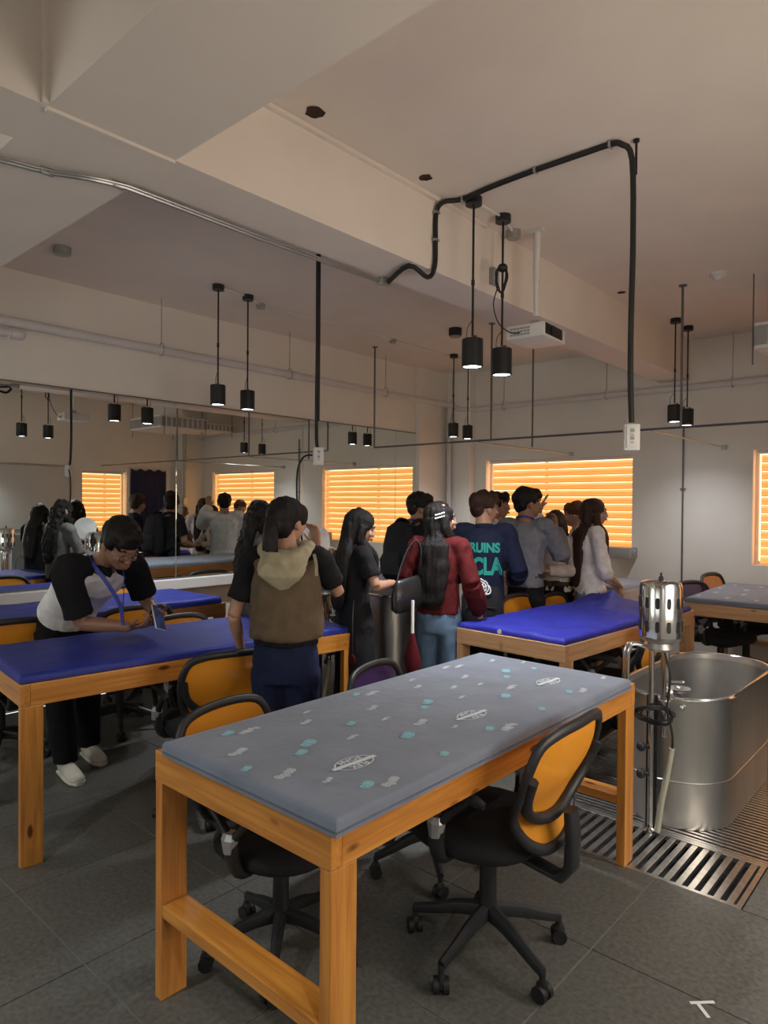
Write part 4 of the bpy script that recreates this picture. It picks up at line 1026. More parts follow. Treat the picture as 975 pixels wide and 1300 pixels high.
def person(label, loc, yaw, H=1.64, sex='f', skin='skin', top='black_cotton', pants='black_trousers', hairm='hair_black', hair='long', hairlen=.42,
           head=(0, 0), lean=0.0, arms=None, sleeve='short', skirt=False, coat=False, shoe='black_leather', glasses=False, seed=0, pelvis=None, neck=None, feet=None, vox=.0062,
           girth=1.0, ponytail=False, fringe=True, torso_name='shirt', foldamp=.006, hemz=None, cap_noise=None, raglan=False, hiwaist=False, headsc=1.0, headc=None, tucked=False, puffy=0, handcurl=.5, rz_head_roll=0):
    """standing figure; local +y is forward. arms: {side:(elbow, wrist, finger_dir, palm_normal, thumb_side)} in local metres"""
    t = thing('person', label, 'person', loc, yaw)
    k = H/1.64; fem = sex == 'f'
    g = girth*k
    pel = pelvis or V(0, 0, .865*k); hipw = .062*k
    nb = neck or V(0, lean*.55, 1.365*k-abs(lean)*.12)
    up = (nb-pel).normalized(); right = V(1, 0, 0); fwd = up.cross(right)
    if fwd.y < 0 and fwd.z <= 0: fwd = -fwd
    sp = lambda f, bow=0: pel.lerp(nb, f)-fwd*bow
    hc = headc or nb+V(0, .035*k+lean*.12, .135*k)
    R = rot_axes(head[0], head[1], rz_head_roll); hs = headsc*k*(.97 if fem else 1.02)
    shw = (.158 if fem else .182)*g
    bow = .02+abs(lean)*.08
    sh = {s: sp(.93)+right*s*shw-fwd*.012 for s in (-1, 1)}
    arms = arms or {}
    J = {}
    for s in (-1, 1):
        if s in arms: J[s] = arms[s]
        else:
            e = sh[s]+V(.045*s, -.03, -.275*k); w = e+V(.005*s, .06, -.235*k)
            J[s] = (e, w, V(0, .08, -1), V(-s, .1, 0), V(0, 1, 0))
    # body: head, neck, core, arms and hands as one surface
    bb = NB(); head_parts(t, bb, hc, R, hs, skin, sex, hair, hairm)
    nr = (.046 if fem else .054)*k
    loft(bb, [(sp(.90), right*.07*k, fwd*.05*k), (nb, right*nr*1.25, fwd*nr*1.15), (nb.lerp(hc, .45)-R @ V(0, .012, 0), right*nr, fwd*nr*1.02), (hc+R @ V(0, -.015, -.03)*k, right*nr, fwd*nr)], 16)
    loft(bb, [(sp(0), right*.11*g, fwd*.08*g), (sp(.35, bow), right*.10*g, fwd*.075*g), (sp(.7, bow), right*.12*g, fwd*.08*g), (sp(.95), right*.10*g, fwd*.05*g)], 16)
    ar = .88 if fem else 1.05
    for s in (-1, 1):
        e, w, fd, pn, ts = J[s]
        tube(bb, [sh[s]-right*s*.03, sh[s], sh[s].lerp(e, .5), e], [.05*ar*g, .047*ar*g, .042*ar*g, .036*ar*g], 12, 4)
        tube(bb, [e, e.lerp(w, .3), e.lerp(w, .75), w], [.036*ar*g, .037*ar*g, .028*ar*g, .0235*ar*g], 12, 4, flat=.92)
        hand(bb, w, fd, pn, ts, curl=handcurl, sc=.95*k*(.93 if fem else 1.03))
    body = bake(bb, 'body', skin, t, vox, 2)
    face_parts(t, body, hc, R, hs, hairm, glasses)
    # upper garment
    b = NB(); q = .012+puffy
    hz = -.10 if not tucked else .02
    if hemz is not None: hz = hemz
    if fem: prof = [(hz, .148, .108), (.0, .158, .112), (.22, .138, .098), (.42, .122, .088), (.62, .132, .098), (.78, .138, .104), (.90, .128, .080), (.985, .075, .062)]
    else: prof = [(hz, .150, .112), (.0, .152, .112), (.22, .146, .108), (.42, .146, .104), (.62, .158, .112), (.78, .166, .116), (.90, .150, .088), (.985, .085, .068)]
    prof = [p for p in prof if p[0] >= hz]
    loft(b, [(sp(f, bow*math.sin(max(0, min(1, f))*PI)), right*(a*g+q*.6), fwd*(c*g+q*.6)) for f, a, c in prof], 22)
    for s in (-1, 1):
        e, w = J[s][0], J[s][1]
        if not raglan: tube(b, [sp(.90)+right*s*.06*g, sh[s]+V(0, 0, 0), sh[s].lerp(e, .25)], [.055*g+q*.5, .058*ar*g+q*.5, .056*ar*g+q*.5], 12, 3)
        if sleeve == 'short': tube(b, [sh[s], sh[s].lerp(e, .4), sh[s].lerp(e, .72)], [.056*ar*g+q*.5, .058*ar*g+q*.5, .062*ar*g+q*.5], 12, 3)
        elif sleeve == 'long':
            tube(b, [sh[s], sh[s].lerp(e, .5), e], [.056*ar*g+q*.5, .053*ar*g+q*.7, .050*ar*g+q], 12, 3)
            tube(b, [e, e.lerp(w, .5), e.lerp(w, .93)], [.050*ar*g+q, .046*ar*g+q*1.3, .034*ar*g+q], 12, 3)
        elif sleeve == 'rolled':
            tube(b, [sh[s], sh[s].lerp(e, .5), e, e.lerp(w, .18)], [.056*ar*g+q*.5, .054*ar*g+q*.7, .050*ar*g+q, .048*ar*g+q], 12, 3)
    shirt = bake(b, torso_name, top, t, .0105, 3, folds(foldamp, 8+seed*.3, seed))
    # trousers or skirt
    feet = feet or [(V(-.085*k, .02, 0), .12), (V(.085*k, -.02, 0), -.12)]
    b = NB()
    loft(b, [(pel+V(0, 0, -.12*k), right*(.155 if fem else .15)*g, V(0, .112*g, 0)), (pel+V(0, 0, -.02), right*(.162 if fem else .152)*g, V(0, .118*g, 0)), (sp(.16), right*(.145 if fem else .148)*g, fwd*.104*g), (sp(.23), right*(.132 if fem else .142)*g, fwd*.096*g)]+([(sp(.29), right*.150*g, fwd*.108*g)] if hiwaist else []), 20)
    if skirt:
        loft(b, [(pel+V(0, 0, .05), V(.15*g, 0, 0), V(0, .11*g, 0)), (pel+V(0, 0, -.15), V(.165*g, 0, 0), V(0, .125*g, 0)), (V(0, 0, .45*k), V(.17*g, 0, 0), V(0, .13*g, 0)), (V(0, 0, .12*k), V(.185*g, 0, 0), V(0, .15*g, 0))], 22)
    else:
        for (f, fy), s in zip(feet, (-1, 1)):
            hp = pel+V(s*.078*g, 0, -.07*k); an = f+V(0, -.01, .07*k); kn = hp.lerp(an, .5)+V(0, .025, 0)
            wide = 1.28 if pants in ('black_trousers', 'navy_pants') else 1.0
            tube(b, [hp, hp.lerp(kn, .45), kn, kn.lerp(an, .45), an], [.092*g, .084*g, .064*g*max(1, wide*.95), .058*g*wide, .050*g*wide], 14, 4)
    bake(b, 'dress_skirt' if skirt else 'trousers', pants, t, .012, 3, folds(.006, 7, seed+4, (1.4, 1.4, .5)))
    shoes(t, feet, shoe if shoe != 'black_leather' else 'leather')
    # hair
    def P(x, y, z): return hc+R @ (V(x, y, z)*hs)
    b = NB()
    if hair == 'short':
        ball(b, P(0, -.022, .036), [.083*hs, .099*hs, .088*hs], R, 20); ball(b, P(0, -.060, -.012), [.066*hs, .046*hs, .062*hs], R, 16)
        for s in (-1, 1): ball(b, P(.066*s, -.010, .028), [.020*hs, .052*hs, .040*hs], R, 12)
        if fringe: ball(b, P(0, .050, .072), [.062*hs, .046*hs, .040*hs], R, 14); ball(b, P(.012, .074, .052), [.052*hs, .024*hs, .026*hs], R, 12)
        hr = bake(b, 'hair', hairm, t, .007, 1, strands(.010, seed, 30, 16))
    else:
        ball(b, P(0, -.020, .032), [.084*hs, .103*hs, .090*hs], R, 20); ball(b, P(0, -.062, -.02), [.072*hs, .050*hs, .075*hs], R, 16)
        for s in (-1, 1): ball(b, P(.064*s, .020, .028), [.022*hs, .055*hs, .052*hs], R, 12)
        if ponytail:
            a = P(0, -.115, .01); tube(b, [P(0, -.08, .03), a, a+V(0, -.035, -.08), a+V(0, -.03, -.18), a+V(.01, -.015, -.27), a+V(.012, -.01, -.33)], [.03, .032, .036, .034, .026, .010], 12, 4)
            hr = bake(b, 'hair', hairm, t, .0075, 1, strands(.006, seed))
        else:
            L = hairlen; back = -fwd
            c0 = P(0, -.060, .0); c1 = P(0, -.058, -.09)
            c2 = sp(.93)+back*(.085*g); c3 = sp(.93-L*.8)+back*(.118*g); c4 = sp(.93-L*1.6)+back*(.128*g)
            loft(b, [(c0, R @ V(.083*hs, 0, 0), R @ V(0, .062*hs, 0)), (c1, R @ V(.086*hs, 0, 0), R @ V(0, .055*hs, 0)), (c2, right*.100*k, fwd*.042), (c3, right*.105*k, fwd*.032), (c4, right*.080*k, fwd*.022), (c4-V(0, 0, .05), right*.045*k, fwd*.010)], 18)
            for s in (-1, 1):
                a = P(.074*s, .012, .01); bq = P(.080*s, .018, -.09); cq = sp(.90)+right*s*.085*k+fwd*.075; dq = sp(.90-L*.7)+right*s*.080*k+fwd*.115
                tube(b, [a, bq, cq, dq], [.028, .032, .032, .012], 10, 4) if (s == 1 or fringe) else tube(b, [a, bq, sp(.93)+right*s*.10*k+back*.04], [.028, .034, .03], 10, 4)
            hr = bake(b, 'hair', hairm, t, .0085, 1, cap_noise or strands(.007, seed))
    t['_x'] = 0; del t['_x']
    return t, dict(hc=hc, R=R, hs=hs, sp=sp, right=right, fwd=fwd, sh=sh, J=J, pel=pel, nb=nb, P=P, k=k, g=g, bow=bow)
def yawof(dx, dy): return math.atan2(dy, dx)-PI/2
def worldpt(root, p): return Matrix.Translation(root.location) @ Matrix.Rotation(root.rotation_euler.z, 4, 'Z') @ p
def local(root_loc, yaw, w): return Matrix.Rotation(-yaw, 3, 'Z') @ (Vector(w)-Vector(root_loc))
# --- the boy leaning on the blue table
L0 = V(-3.90, 1.72, 0); Y0 = yawof(1, .03)
lw = lambda x, y, z: local(L0, Y0, (x, y, z))
el_r, wr_r = lw(-3.55, 1.60, .905), lw(-3.345, 1.765, .892)
el_l, wr_l = lw(-3.60, 1.99, .985), lw(-3.36, 1.925, .925)
dR = (lw(-3.22, 1.83, .915)-wr_r); dL = (lw(-3.22, 1.87, .925)-wr_l)
t, I = person('person leaning on the blue table in white shirt with black sleeves, holding a phone', L0, Y0, H=1.70, sex='m', skin='skin_tan', top='white_knit', pants='black_trousers',
    hair='short', head=(0, .62), arms={1: (el_r, wr_r, dR, V(-.35, .3, 1), V(-.2, .6, .8)), -1: (el_l, wr_l, dL, V(.7, .2, .5), V(0, .3, 1))}, sleeve='none', glasses=True, seed=2,
    pelvis=lw(-4.06, 1.73, .87), neck=lw(-3.515, 1.70, 1.205), headc=lw(-3.345, 1.71, 1.33), puffy=.012, feet=[(lw(-4.04, 1.87, 0), -.1), (lw(-3.86, 1.655, 0), -.1)], vox=.0042, raglan=True, headsc=1.06, shoe='shoe_white', foldamp=.009, hemz=.04, handcurl=.85)
sh, J, g, sp, right, fwd = I['sh'], I['J'], I['g'], I['sp'], I['right'], I['fwd']
for s in (-1, 1):
    e = J[s][0]; b = NB()
    tube(b, [sp(.97)+right*s*.055, sh[s]-right*s*.015+V(0, 0, .01), sh[s].lerp(e, .30), sh[s].lerp(e, .58), sh[s].lerp(e, .86)], [.052*g, .078*g, .074*g, .070*g, .074*g], 16, 4)
    bake(b, 'raglan_sleeve', 'black_cotton', t, .010, 4, folds(.006, 9, s), label='black raglan sleeve')
b = NB(); nbp = I['nb']
tube(b, [nbp+V(.058, -.02, .03), nbp+V(.04, .05, .0), nbp+V(.02, .10, -.04), nbp+V(0, .05, -.0), nbp+V(-.06, -.02, .04), nbp+V(-.03, -.065, .05), nbp+V(.03, -.065, .05)], .016, 8, 3, True)
obj('collar', b, 'black_cotton', t)
b = NB()
def ribbon(b, pts, w, th=.0015, nrm=V(0, 1, 0)):
    P, _ = smooth_path(pts, [0]*len(pts), 4); vs = []
    for i, p in enumerate(P):
        tg = (P[min(i+1, len(P)-1)]-P[max(i-1, 0)]).normalized(); s = tg.cross(nrm); s = s.normalized() if s.length > 1e-4 else V(1, 0, 0)
        n2 = s.cross(tg)*th
        vs.append([b.verts.new(p-s*w/2-n2), b.verts.new(p+s*w/2-n2), b.verts.new(p+s*w/2+n2), b.verts.new(p-s*w/2+n2)])
    for a, c in zip(vs, vs[1:]):
        for q in range(4): b.faces.new((a[q], a[(q+1) % 4], c[(q+1) % 4], c[q]))
    b.faces.new(vs[0]); b.faces.new(vs[-1][::-1])
chest = nbp+V(.01, .19, -.12)
ribbon(b, [nbp+V(.072, -.04, .055), nbp+V(.078, .03, .02), nbp+V(.055, .13, -.07), chest+V(.01, .01, -.06), chest+V(0, .03, -.17)], .024, nrm=V(1, .2, .2))
ribbon(b, [nbp+V(-.070, -.04, .055), nbp+V(-.078, .03, .02), nbp+V(-.05, .12, -.06), chest+V(-.01, .01, -.06), chest+V(0, .03, -.17)], .020, nrm=V(-1, .2, .2))
obj('lanyard', b, 'lanyard', t, smooth=False)
b = NB(); wp = J[-1][1]; dd = (J[-1][0]-J[-1][1]).normalized(); wc = wp+dd*.035
u = dd.orthogonal().normalized(); v_ = dd.cross(u)
loft(b, [(wc-dd*.011, u*.031, v_*.031), (wc+dd*.011, u*.032, v_*.032)], 18); box(b, wc+V(0, 0, .032), (.036, .036, .012), bev=.003)
obj('wristwatch', b, 'rubber', t)
b = NB(); box(b, V(0, 0, 0), (.074, .009, .152), bev=.003)
ph = solo('mobile_phone', b, 'white_plastic', 'mobile phone with a blue patterned case held upright by the leaning boy', 'phone')
obj('phone_case', (lambda q: (box(q, V(0, -.0055, 0), (.070, .003, .146), bev=.001), q)[1])(NB()), 'screen', ph)
ph.location = (-3.238, 1.862, .94); ph.scale = (.95,)*3; ph.rotation_euler = (math.radians(-34), math.radians(20), math.radians(102))
# --- hooded woman
def P3(px, d): return atd(px, d)
Lh = P3(364, 3.12); Yh = yawof(-.66, .75)
hr_ = lambda x, y, z: V(x, y, z)
t, I = person('person seen from behind in an olive hooded vest and navy trousers with a black ponytail', Lh, Yh, H=1.60, sex='f', skin='skin', top='black_cotton', pants='navy_pants', hair='long', ponytail=True,
    head=(-.55, -.02), arms={1: (V(.235, .09, 1.12), V(.125, .20, 1.345), V(-.25, .25, 1), V(-.6, -.7, 0), V(-.5, .5, .2)), -1: (V(-.235, -.03, 1.03), V(-.225, .10, .84), V(.1, .5, -1), V(1, 0, 0), V(0, 1, 0))},
    girth=1.0, seed=3, sleeve='short', tucked=True, hemz=.12, hiwaist=True)
sp, right, fwd, g, bow = I['sp'], I['right'], I['fwd'], I['g'], I['bow']
b = NB(); loft(b, [(sp(f, bow*math.sin(max(0, f)*PI)*.8), right*a*g, fwd*c*g) for f, a, c in [(.17, .172, .134), (.20, .178, .14), (.28, .176, .138), (.45, .168, .128), (.62, .163, .126), (.78, .163, .124), (.90, .150, .100), (.985, .09, .078)]], 24)
for s in (-1, 1): ball(b, sp(.88)+right*s*.128*g, (.045, .075, .05), None, 14)
bake(b, 'hooded_vest', 'olive', t, .011, 3, folds(.010, 6.5, 3, (1, 1, .8)))
b = NB()
tube(b, [sp(1.0)+V(.0, .10, .0), sp(1.0)+V(.085, .05, .01), sp(1.0)+V(.098, -.03, .005), sp(.97)+V(.06, -.105, -.01), sp(.95)+V(0, -.13, -.02), sp(.97)+V(-.06, -.105, -.01), sp(1.0)+V(-.098, -.03, .005), sp(1.0)+V(-.085, .05, .01)], .035, 10, 3, True)
loft(b, [(sp(.99)+V(0, -.06, .01), right*.105, V(0, .045, .01)), (sp(.90)+V(0, -.125, 0), right*.120, V(0, .040, .02)), (sp(.80)+V(0, -.150, 0), right*.105, V(0, .030, .01)), (sp(.70)+V(0, -.145, 0), right*.060, V(0, .018, 0)), (sp(.64)+V(0, -.135, 0), right*.015, V(0, .01, 0))], 18)
bake(b, 'hood', 'beige_hood', t, .009, 2, folds(.010, 11, 8), label='beige hood lying on the back')
for s in (-1, 1):
    b = NB()
    ribbon(b, [sp(1.0)+right*s*.125*g+V(0, -.03, .012), sp(.9)+right*s*.150*g+V(0, -.095, 0), sp(.78)+right*s*.155*g+V(0, -.115, 0)], .014, nrm=V(0, -1, .2))
obj('trim_stripe', b, 'beige_hood', t, smooth=False)
# --- long curly haired woman hidden behind her, and the fan she holds
t, I = person('person with black curly hair in grey tweed, mostly behind the hooded woman', P3(326, 4.62), yawof(.25, .97), H=1.58, top='tweed', pants='black_trousers', hair='long', hairlen=.38, head=(-.1, .25), sleeve='long',
    arms={1: (V(.20, .10, 1.03), V(.14, .33, 1.02), V(-.1, 1, .1), V(-1, 0, .2), V(0, .2, 1)), -1: (V(-.2, .08, 1.03), V(-.12, .30, .98), V(.2, 1, 0), V(1, 0, .2), V(0, .2, 1))}, seed=5, cap_noise=curls(.016, 4))
b = NB(); cyl(b, (0, 0, 0), .115, .006, 32, 'x'); tube(b, [V(0, 0, -.10), V(0, 0, -.24)], .008, 8)
f = solo('round_fan', b, 'white_tee', 'round white hand fan held by the woman in tweed, seen in the mirror', 'fan'); f.location = worldpt(t, V(.15, .42, 1.26)); f.rotation_euler.z = .3
# --- woman in black
t, I = person('person in a black dress with long straight black hair, by the tall steel tub', P3(452, 4.15), yawof(.35, .94), H=1.535, top='black_cotton', pants='black_cotton', hair='long', hairlen=.40, skirt=True, head=(-.35, .28), sleeve='short',
    arms={1: (V(.215, .03, 1.06), V(.08, .22, 1.06), V(-1, .35, .0), V(0, -.3, -1), V(0, 1, .3)), -1: (V(-.20, .03, 1.05), V(-.06, .23, 1.04), V(1, .35, 0), V(0, -.3, -1), V(0, 1, .3))}, seed=6)
b = NB(); q = worldpt(t, V(.19, -.10, .93))
ball(b, q+V(0, -.006, -.29), (.022, .008, .030)); kc = solo('key_charm', b, 'maroon', 'red oval charm hanging on a strap beside the black dress', 'charm'); b = NB(); tube(b, [q+V(-.02, .02, .05), q+V(.0, -.01, -.06), q+V(0, -.006, -.262)], .003, 6, 3); obj('strap', b, 'leather', kc)
# --- woman in the red sweater
t, I = person('person in a maroon sweater and blue jeans with white hair clips', P3(558, 4.34), yawof(-.30, .95), H=1.59, girth=.95, top='maroon', pants='denim', hair='long', hairlen=.46, head=(-1.0, .0), sleeve='long', puffy=.010, tucked=True, cap_noise=lambda c: strands(.008, 7)(c)+.010*noise.noise(V(c.x*9, c.y*9, c.z*14)),
    arms={1: (V(.225, -.02, 1.05), V(.245, .10, .84), V(.0, .35, -1), V(-1, 0, 0), V(0, 1, .2)), -1: (V(-.215, -.02, 1.06), V(-.16, .18, 1.0), V(.5, .8, 0), V(0, 0, -1), V(0, 0, 1))}, seed=7, foldamp=.010, fringe=False)
for dz, y in ((.028, -.02), (.005, -.02)):
    b = NB(); p = I['P'](.090, -.028+y, dz+.02)
    for k in range(5): ball(b, I['P'](.0905, -.060+.014*k, dz-.004+.004*k), .0065, None, 8)
    obj('hair_clip', b, 'white_tee', t)
b = NB(); sp = I['sp']
loft(b, [(V(0, 0, -.16), V(.15, 0, 0), V(0, .035, 0)), (V(0, 0, -.13), V(.18, 0, 0), V(0, .055, 0)), (V(-.0, 0, -.02), V(.165, 0, 0), V(0, .05, 0)), (V(0, 0, .06), V(.13, 0, 0), V(0, .03, 0)), (V(0, 0, .08), V(.11, 0, 0), V(0, .012, 0))], 20, power=.7)
tube(b, [V(-.11, 0, .06), V(-.05, .01, .16), V(.06, .02, .29), V(.13, .0, .34), V(.15, -.02, .26), V(.12, 0, .06)], .011, 8, 4, flat=.5)
hb = solo('shoulder_bag', b, 'leather', 'slouchy black leather shoulder bag on the shoulder of the woman in maroon', 'bag'); hb.location = P3(519, 4.22)+V(0, 0, 1.02); hb.scale = (.82,)*3; hb.rotation_euler = (0, math.radians(-8), math.radians(41.7+42))
b = NB(); loft(b, [(V(0, 0, .10), V(.012, 0, 0), V(0, .012, 0)), (V(.0, 0, -.06), V(.060, 0, 0), V(0, .04, 0)), (V(.01, 0, -.16), V(.045, 0, 0), V(0, .03, 0)), (V(.01, 0, -.26), V(.012, 0, 0), V(0, .012, 0))], 10)
um = tag(obj('folded_umbrella', b, 'red_cloth'), 'folded dark red umbrella with pale shaft between steel tub and jeans', 'umbrella'); um.location = P3(525, 4.12)+V(0, 0, .66)
b = NB(); tube(b, [V(0, 0, .30), V(0, 0, .08)], .010, 8); obj('shaft', b, 'white_tee', um)
b = NB(); tube(b, [V(0, 0, -.22), V(0, 0, -.66)], .008, 8); obj('shaft', b, 'white_tee', um)
# --- backpack man
t, I = person('person in a black polo with a dark backpack, beyond the tall steel tub', P3(530, 5.45), yawof(.1, 1), H=1.66, sex='m', skin='skin_tan', top='black_cotton', hair='short', head=(-.6, .1), sleeve='short',
    arms={1: (V(.235, .04, 1.08), V(.12, .25, 1.03), V(-1, .4, 0), V(0, -1, 0), V(0, 0, 1)), -1: (V(-.235, .04, 1.08), V(-.12, .25, 1.03), V(1, .4, 0), V(0, -1, 0), V(0, 0, 1))}, seed=8)
def neck_lanyard(t, I):
    b = NB(); n = I['nb']; k = I['k']
    tube(b, [n+V(.07, .0, .01), n+V(.055, -.055, .03), n+V(0, -.075, .04), n+V(-.055, -.055, .03), n+V(-.07, 0, .01), n+V(-.05, .08, -.06), n+V(0, .11, -.22), n+V(.05, .08, -.06)], .008, 6, 3, True, flat=.5)
    obj('lanyard', b, 'lanyard', t)
neck_lanyard(t, I)
b = NB(); loft(b, [(V(0, 0, -.22), V(.13, 0, 0), V(0, .06, 0)), (V(0, 0, -.19), V(.15, 0, 0), V(0, .085, 0)), (V(0, 0, .05), V(.145, 0, 0), V(0, .08, 0)), (V(0, .01, .19), V(.12, 0, 0), V(0, .06, 0)), (V(0, .02, .23), V(.06, 0, 0), V(0, .03, 0))], 20, power=.75)
bp_ = solo('backpack', b, 'dark_bag', 'dark grey backpack on the back of the man by the tub', 'backpack'); bp_.location = worldpt(t, V(0, -.205, 1.17)); bp_.rotation_euler.z = t.rotation_euler.z
b = NB(); loft(b, [(V(0, -.095, -.17), V(.10, 0, 0), V(0, .02, 0)), (V(0, -.10, -.06), V(.105, 0, 0), V(0, .025, 0)), (V(0, -.08, .0), V(.09, 0, 0), V(0, .01, 0))], 14, power=.7); obj('front_pocket', b, 'dark_bag', bp_)
b = NB()
for s in (-1, 1): tube(b, [V(.09*s, .03, .19), V(.11*s, .11, .25), V(.13*s, .27, .20), V(.145*s, .33, .02), V(.15*s, .18, -.12), V(.13*s, .05, -.17)], .016, 8, 4, flat=.5)
obj('shoulder_strap', b, 'dark_bag', bp_)
# --- boy in the navy jacket with teal lettering
t, I = person('person in a navy jacket with teal lettering on the back', P3(615, 4.95), yawof(-.42, .90), H=1.665, girth=.90, sex='m', skin='skin', top='navy_jacket', hairm='hair_brown', hair='short', head=(-.85, .05), sleeve='long', puffy=.012, torso_name='jacket',
    arms={1: (V(.25, .02, 1.06), V(.20, .22, .98), V(-.3, 1, -.1), V(-1, 0, 0), V(0, .2, 1)), -1: (V(-.25, .02, 1.06), V(-.2, .22, .98), V(.3, 1, -.1), V(1, 0, 0), V(0, .2, 1))}, seed=9, foldamp=.004)
jk = [c for c in t.children if c.name.startswith('jacket')][0]
def back_text(s, size, z, sx=1, dx=0):
    me = text_mesh(s, size, 'teal_print', bold=size*.045, extrude=.0)
    bm2 = NB(); bm2.from_mesh(me); bmesh.ops.triangulate(bm2, faces=bm2.faces); bmesh.ops.subdivide_edges(bm2, edges=[e for e in bm2.edges if e.calc_length() > .02], cuts=3); bm2.to_mesh(me); bm2.free()
    from mathutils.bvhtree import BVHTree
    tr = BVHTree.FromPolygons([v.co for v in jk.data.vertices], [p.vertices[:] for p in jk.data.polygons])
    for v in me.vertices:
        x, zz = v.co.x*sx+dx, v.co.y+z
        h = tr.ray_cast(V(x, -.6, zz), V(0, 1, 0))
        v.co = (x, (h[0].y if h[0] else -.12)-.003, zz)
    o = obj('lettering', me, None, jk); return o
back_text('BRUINS', .092, 1.235, .82); back_text('UCLA', .165, 1.10, .66)
b = NB(); ball(b, I['nb']+V(0, -.01, .0), (.075, .068, .035), None, 16); bake(b, 'jacket_collar', 'navy_jacket', t, .008, 2)
# black bag with the white brain-shaped patch, carried at his hip
b = NB(); loft(b, [(V(0, 0, -.20), V(.12, 0, 0), V(0, .06, 0)), (V(0, 0, -.17), V(.145, 0, 0), V(0, .08, 0)), (V(0, 0, .08), V(.14, 0, 0), V(0, .075, 0)), (V(0, 0, .15), V(.11, 0, 0), V(0, .05, 0))], 20, power=.6)
bg = solo('backpack', b, 'dark_bag', 'black backpack with a white brain-shaped patch standing behind the rumpled blue sheet', 'backpack'); bg.location = P3(613, 4.66)+V(0, 0, .86); bg.rotation_euler.z = yawof(-.5, .86)
bg.location.z = .83
b = NB()
for r_ in (.055, .040, .025): tube(b, [V(-.01+r_*1.05*math.cos(a), 0, .045+r_*math.sin(a)+.004*math.cos(a*9)) for a in [2*PI*i/22 for i in range(22)]], .004, 5, 1, True)
tube(b, [V(.03, 0, .0), V(.055, 0, .005), V(.062, 0, .03), V(.05, 0, .06)], .005, 5, 3); tube(b, [V(-.05, 0, .02), V(-.05, 0, -.01), V(.02, 0, -.01)], .005, 5, 2)
for k in range(9): a = 2*PI*k/9; tube(b, [V(-.01+.02*math.cos(a), 0, .045+.02*math.sin(a)), V(-.01+.05*math.cos(a+.3), 0, .045+.048*math.sin(a+.3))], .0035, 5)
p_ = obj('brain_patch', b, 'white_tee', bg, label='white brain-shaped patch'); p_.location = (.0, -.085, .11)
b = NB(); tube(b, [V(-.05, 0, .14), V(0, -.01, .19), V(.05, 0, .14)], .008, 6, 4); tube(b, [V(-.10, -.082, .02), V(.10, -.082, .02)], .004, 6); obj('carry_loop', b, 'rubber', bg)
# --- boy in the grey sweater
t, I = person('person in a grey sweater with a blue lanyard, hand near the chin', P3(668, 5.28), yawof(-.15, .98), H=1.705, girth=.90, sex='m', skin='skin_tan', top='grey_sweater', hair='short', head=(-.75, .0), sleeve='long', puffy=.010, tucked=True,
    arms={1: (V(.25, .12, 1.14), V(.15, .26, 1.36), V(-.3, .2, 1), V(-.5, -.8, 0), V(-1, .3, 0)), -1: (V(-.24, .03, 1.08), V(-.08, .26, 1.1), V(1, .4, 0), V(0, -1, 0), V(0, 0, 1))}, seed=10, foldamp=.010)
neck_lanyard(t, I)
b = NB(); loft(b, [(I['sp'](.165), V(.160, 0, 0), V(0, .122, 0)), (I['sp'](.235), V(.158, 0, 0), V(0, .120, 0))], 24); obj('belt', b, 'leather', t)
# --- woman in the pale blouse looking down
t, I = person('person in a pale blouse and black skirt looking down, facing the group', P3(707, 5.80), yawof(-.05, -1), H=1.52, skin='skin_fair', top='blouse', pants='black_trousers', hairm='hair_brown', hair='long', hairlen=.28, head=(-.1, .30), sleeve='long', tucked=True,
    arms={1: (V(.21, .06, 1.00), V(.06, .25, .98), V(-1, .3, 0), V(0, -.2, -1), V(0, 1, .3)), -1: (V(-.21, .06, 1.00), V(-.05, .24, 1.0), V(1, .3, 0), V(0, -.2, -1), V(0, 1, .3))}, seed=11)
b = NB(); loft(b, [(I['sp'](.14), V(.158, 0, 0), V(0, .120, 0)), (I['sp'](.21), V(.155, 0, 0), V(0, .118, 0))], 24); box(b, I['sp'](.175)+V(0, .125, 0), (.06, .012, .045), bev=.004); obj('belt', b, 'brown_bag', t)
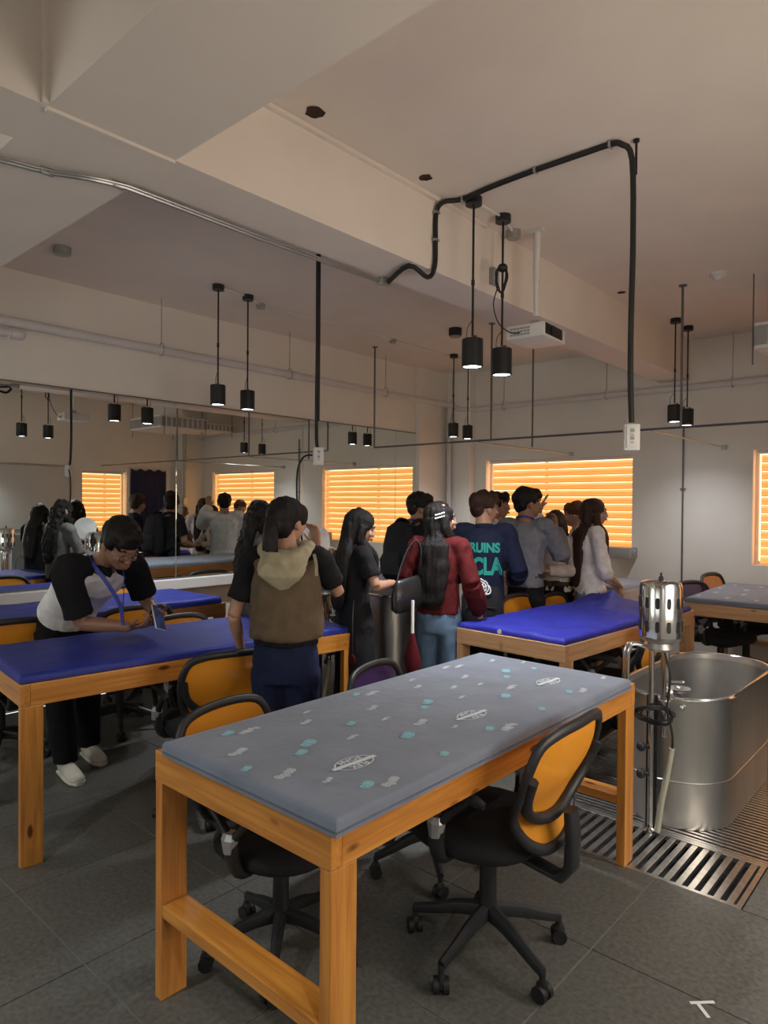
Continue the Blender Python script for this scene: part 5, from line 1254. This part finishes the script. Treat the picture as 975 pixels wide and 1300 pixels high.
# --- woman in the white top with long brown hair
t, I = person('person in a white top and light jeans with very long brown hair', P3(750, 5.62), yawof(.50, .55), H=1.63, skin='skin_fair', top='white_tee', pants='denim_light', hairm='hair_brown', hair='long', hairlen=.50, head=(-.35, .0), sleeve='rolled', puffy=.008,
    arms={1: (V(.225, .02, 1.02), V(.06, .22, .90), V(-.8, .5, -.4), V(0, -.6, -1), V(0, .6, 1)), -1: (V(-.225, .02, 1.02), V(-.06, .23, .88), V(.8, .5, -.4), V(0, -.6, -1), V(0, .6, 1))}, seed=12, foldamp=.011)
neck_lanyard(t, I)
b = NB(); loft(b, [(V(0, 0, -.13), V(.16, 0, 0), V(0, .05, 0)), (V(0, 0, -.10), V(.175, 0, 0), V(0, .06, 0)), (V(0, 0, .06), V(.14, 0, 0), V(0, .045, 0)), (V(0, 0, .10), V(.11, 0, 0), V(0, .02, 0))], 18, power=.7)
tube(b, [V(-.10, 0, .09), V(-.06, .0, .24), V(.06, 0, .24), V(.10, 0, .09)], .009, 8, 4)
bb_ = solo('handbag', b, 'brown_bag', 'brown handbag under the arm of the woman with very long brown hair', 'handbag'); bb_.location = worldpt(t, V(-.24, .03, 1.10)); bb_.rotation_euler.z = t.rotation_euler.z+PI/2-.3
b = NB(); loft(b, [(V(0, 0, -.16), V(.13, 0, 0), V(0, .03, 0)), (V(0, 0, .10), V(.12, 0, 0), V(0, .025, 0))], 4, power=1, cap=False)
pb = solo('clear_bag', b, 'clear', 'clear plastic bag held in front of the white top', 'bag', smooth=False); pb.location = worldpt(t, V(.05, .34, .80))
# --- brown haired person by the window, instructor in the white coat
t, I = person('person with short light brown hair by the window wall, only the head visible', P3(735, 6.12), yawof(-.8, -.5), H=1.60, sex='m', skin='skin_fair', top='white_tee', hairm='hair_auburn', hair='short', head=(-.1, .1), seed=13)
t, I = person('person in a white coat raising one hand, back to the mirror', P3(626, 6.0), yawof(.86, .5), H=1.685, sex='m', skin='skin', top='lab_coat', hair='short', head=(0, .0), sleeve='long', puffy=.02, torso_name='coat',
    arms={1: (V(.27, .22, 1.25), V(.17, .40, 1.49), V(.05, .35, 1), V(0, 1, -.2), V(-1, 0, 0)), -1: (V(-.27, .0, 1.06), V(-.2, .2, .95), V(.3, 1, -.1), V(1, 0, 0), V(0, .2, 1))}, seed=14, hemz=.0, handcurl=.12)
b = NB(); p_ = I['pel']
loft(b, [(I['sp'](.1), V(.175, 0, 0), V(0, .14, 0)), (p_+V(0, 0, -.08), V(.19, 0, 0), V(0, .155, 0)), (V(0, 0, .58), V(.205, 0, 0), V(0, .165, 0)), (V(0, 0, .50), V(.21, 0, 0), V(0, .17, 0))], 24)
bake(b, 'coat_skirt', 'lab_coat', t, .012, 3, folds(.008, 6, 20, (1.4, 1.4, .4)))

bpy.data.scenes.remove(TS_)
